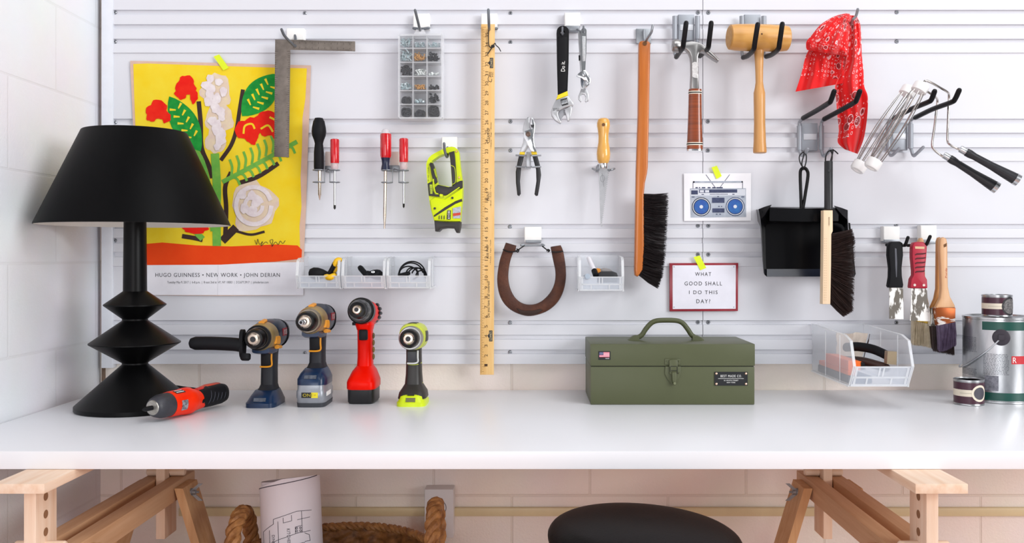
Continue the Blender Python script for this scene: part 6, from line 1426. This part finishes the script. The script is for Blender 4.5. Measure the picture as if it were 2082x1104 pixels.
def qp(pts, z, th, bm=None, bev=0):
    fr = [Q(x, y, z) for x, y in pts]; return prism(fr, [p + Vector((0, th, 0)) for p in fr], bm, bev)
t.part('case', qp([(1216, 556), (1222, 552), (1246, 552), (1254, 555), (1256, 560), (1256, 575), (1216, 575)], z1_ - .03, .03, None, .003), mat('tape_black', '1c1c20', .5))
t.part('side_plate', qp([(1220, 547), (1230, 544.5), (1240, 547), (1246, 552), (1224, 552)], z1_ - .012, .012, None, .001), mat('tape_grey', '8e8a8a', .45))
t.part('orange_tab', qp([(1213, 545), (1220, 546), (1222, 552), (1216, 556)], z1_ - .02, .006), mat('tab_orange', 'd98a22', .45))
t = T('marker_pen', 'white marker pen with black cap leaning in the bin right of the horseshoe', 'marker', Q(1205, 545, z1_))
t.part('barrel', tube([Q(1197, 525, z1_ + .03), Q(1208, 550, z1_ - .02)], [.0055, .0062], 16), mat('marker_white', 'e6e4ea', .35))
t.part('cap', tube([Q(1208, 550, z1_ - .02), Q(1211.5, 560, z1_ - .035)], [.0072, .0072], 16), BLACK)
t = T('glue_stick', 'pale blue capped stick at the left of the bin right of the horseshoe', 'glue stick', Q(1194, 565, z1_))
t.part('body', lathe([(.0066, 0), (.0072, .001), (.0072, .05)], Q(1194.5, 562, z1_ - .045), (0, 1, -.05), 20), mat('stick_pale_blue', 'b9c4d0', .4)); t.part('cap_face', lathe([(.006, -.0006), (.0005, -.001)], Q(1194.5, 562, z1_ - .045), (0, 1, -.05), 20), mat('stick_cap_grey', 'a3b0bd', .5))
# large bin: tools lie along the depth
t = T('utility_knife', 'black handled utility knife with a metal end lying in the large clear bin', 'knife', (.80, -.25, zb0 + .05))
kp = [Vector((.778, -.125, zb0 + .073)), Vector((.790, -.17, zb0 + .079)), Vector((.808, -.225, zb0 + .078)), Vector((.826, -.275, zb0 + .067))]
t.part('handle', loft([[c + Vector((math.cos(a) * .009, 0, math.sin(a) * .011)) for a in [j * PI / 8 for j in range(16)]] for c in catm(kp, 5)]), RUBBER)
t.part('metal_end', loft([[Vector((.826 + o, y, zb0 + .067 + z - (.275 + y) * .0)) for o, z in ((-.011, -.016), (.011, -.018), (.012, .012), (-.009, .013))] for y in (-.274, -.292)]), mat('worn_brass', 'a8967c', .35, .8))
t = T('pruning_knife', 'brown handled tool with black and orange grip lying in the large clear bin', 'knife', (.77, -.24, zb0 + .04))
t.part('handle', round_tube([Vector((.785, -.10, zb0 + .038)), Vector((.80, -.18, zb0 + .044)), Vector((.820, -.27, zb0 + .040))], .011, 12), mat('tool_brown', '4a3028', .5))
t.part('orange_grip', loft([[Vector((x, y, zb0 + .034 + z)) for x, z in ((.735, 0), (.765, 0), (.765, .020), (.735, .022))] for y in (-.10, -.268)]), mat('tool_orange', 'f06a12', .45))
t.part('orange_grip_end', loft([[Vector((x, y, zb0 + .034 + z)) for x, z in ((.764, .0), (.774, .002), (.772, .017), (.764, .019))] for y in (-.22, -.270)]), BLACK)
t = T('level', 'orange and dark grey boxed tool along the left side of the large clear bin', 'tool', (.745, -.16, zb0 + .02))
t.part('orange_case', bb(.7335, .752, -.27, -.05, zb0 + .034 - .012, zb0 + .0335, .002), mat('tool_orange', 'f06a12', .45)); t.part('dark_case', bb(.7335, .790, -.27, -.04, zb0 + .003, zb0 + .021, .003), mat('tool_slate', '3b4150', .5))
pc = T('paper_scrap', 'crumpled cream paper bag standing in the large clear bin', 'paper', (.81, -.07, zb0 + .06))
g = []
for i in range(9):
    v = i / 8; g.append([Vector((.770 + .085 * u - .016 * (1 - v) * u + .004 * noise.noise(Vector((u * 4, v * 4, 1))), -.075 + .015 * u + .012 * noise.noise(Vector((u * 3, v * 3, 5))), zb0 + .030 + .076 * v - .004 * abs(math.sin(u * 5)) * v)) for u in [j / 10 for j in range(11)]])
b_ = loft(g, cap=False, closed=False); bmesh.ops.solidify(b_, geom=b_.faces[:], thickness=.0008)
pc.part('sheet', b_, mat('cream_paper', 'ddd0c4', .8, col2='cbbcae', vscale=50, bump=.3))
pc.part('dark_fold', tube(catm([Vector((.853, -.078, zb0 + .102)), Vector((.848, -.082, zb0 + .085)), Vector((.840, -.085, zb0 + .062)), Vector((.834, -.088, zb0 + .04))], 4), [.0008] * 4 + [.002] * 5 + [.0012] * 4, 6), mat('fold_brown', '3a2420', .7))
# ================================================================ CAMERA AND LIGHT
cam = bpy.data.cameras.new('camera'); co_ = bpy.data.objects.new('camera', cam); C.objects.link(co_)
co_.location = (0, -ZC, CH); co_.rotation_euler = (PI / 2, 0, 0)
cam.sensor_width = 36; cam.sensor_fit = 'HORIZONTAL'; cam.lens = 36 * FX / 2082
cam.shift_x = -(VX - 1041) / 2082; cam.shift_y = -(552 - VY) / 2082
bpy.context.scene.camera = co_
def area(name, loc, aim, size, energy, col, sy=None):
    l = bpy.data.lights.new(name, 'AREA'); l.energy = energy; l.color = col; l.size = size
    if sy: l.shape = 'RECTANGLE'; l.size_y = sy
    o = bpy.data.objects.new(name, l); C.objects.link(o); o.location = loc
    o.rotation_euler = (Vector(aim) - Vector(loc)).to_track_quat('-Z', 'Y').to_euler()
    return o
area('window_light', (4.6, -4.4, 2.3), (-.3, 0, 1.1), 2.4, 205, (.985, .99, 1.0), 2.2)
area('room_fill', (-.8, -4.3, 1.1), (-.5, 0, .9), 2.2, 40, (.98, .985, 1.0), 1.2)
area('overhead_fill', (1.0, -1.5, 3.2), (-1.1, -.6, .95), 2.2, 38, (.98, .99, 1.0), 1.6)  # added fill from overhead, no known source; brightens tabletop and left wall
w = bpy.data.worlds.new('world'); w.use_nodes = True; bpy.context.scene.world = w
bg = w.node_tree.nodes['Background']; bg.inputs[0].default_value = (.93, .95, 1.0, 1); bg.inputs[1].default_value = .24
vs_ = bpy.context.scene.view_settings; vs_.view_transform = 'Standard'; vs_.look = 'None'; vs_.exposure = 0.0; vs_.gamma = 1.0
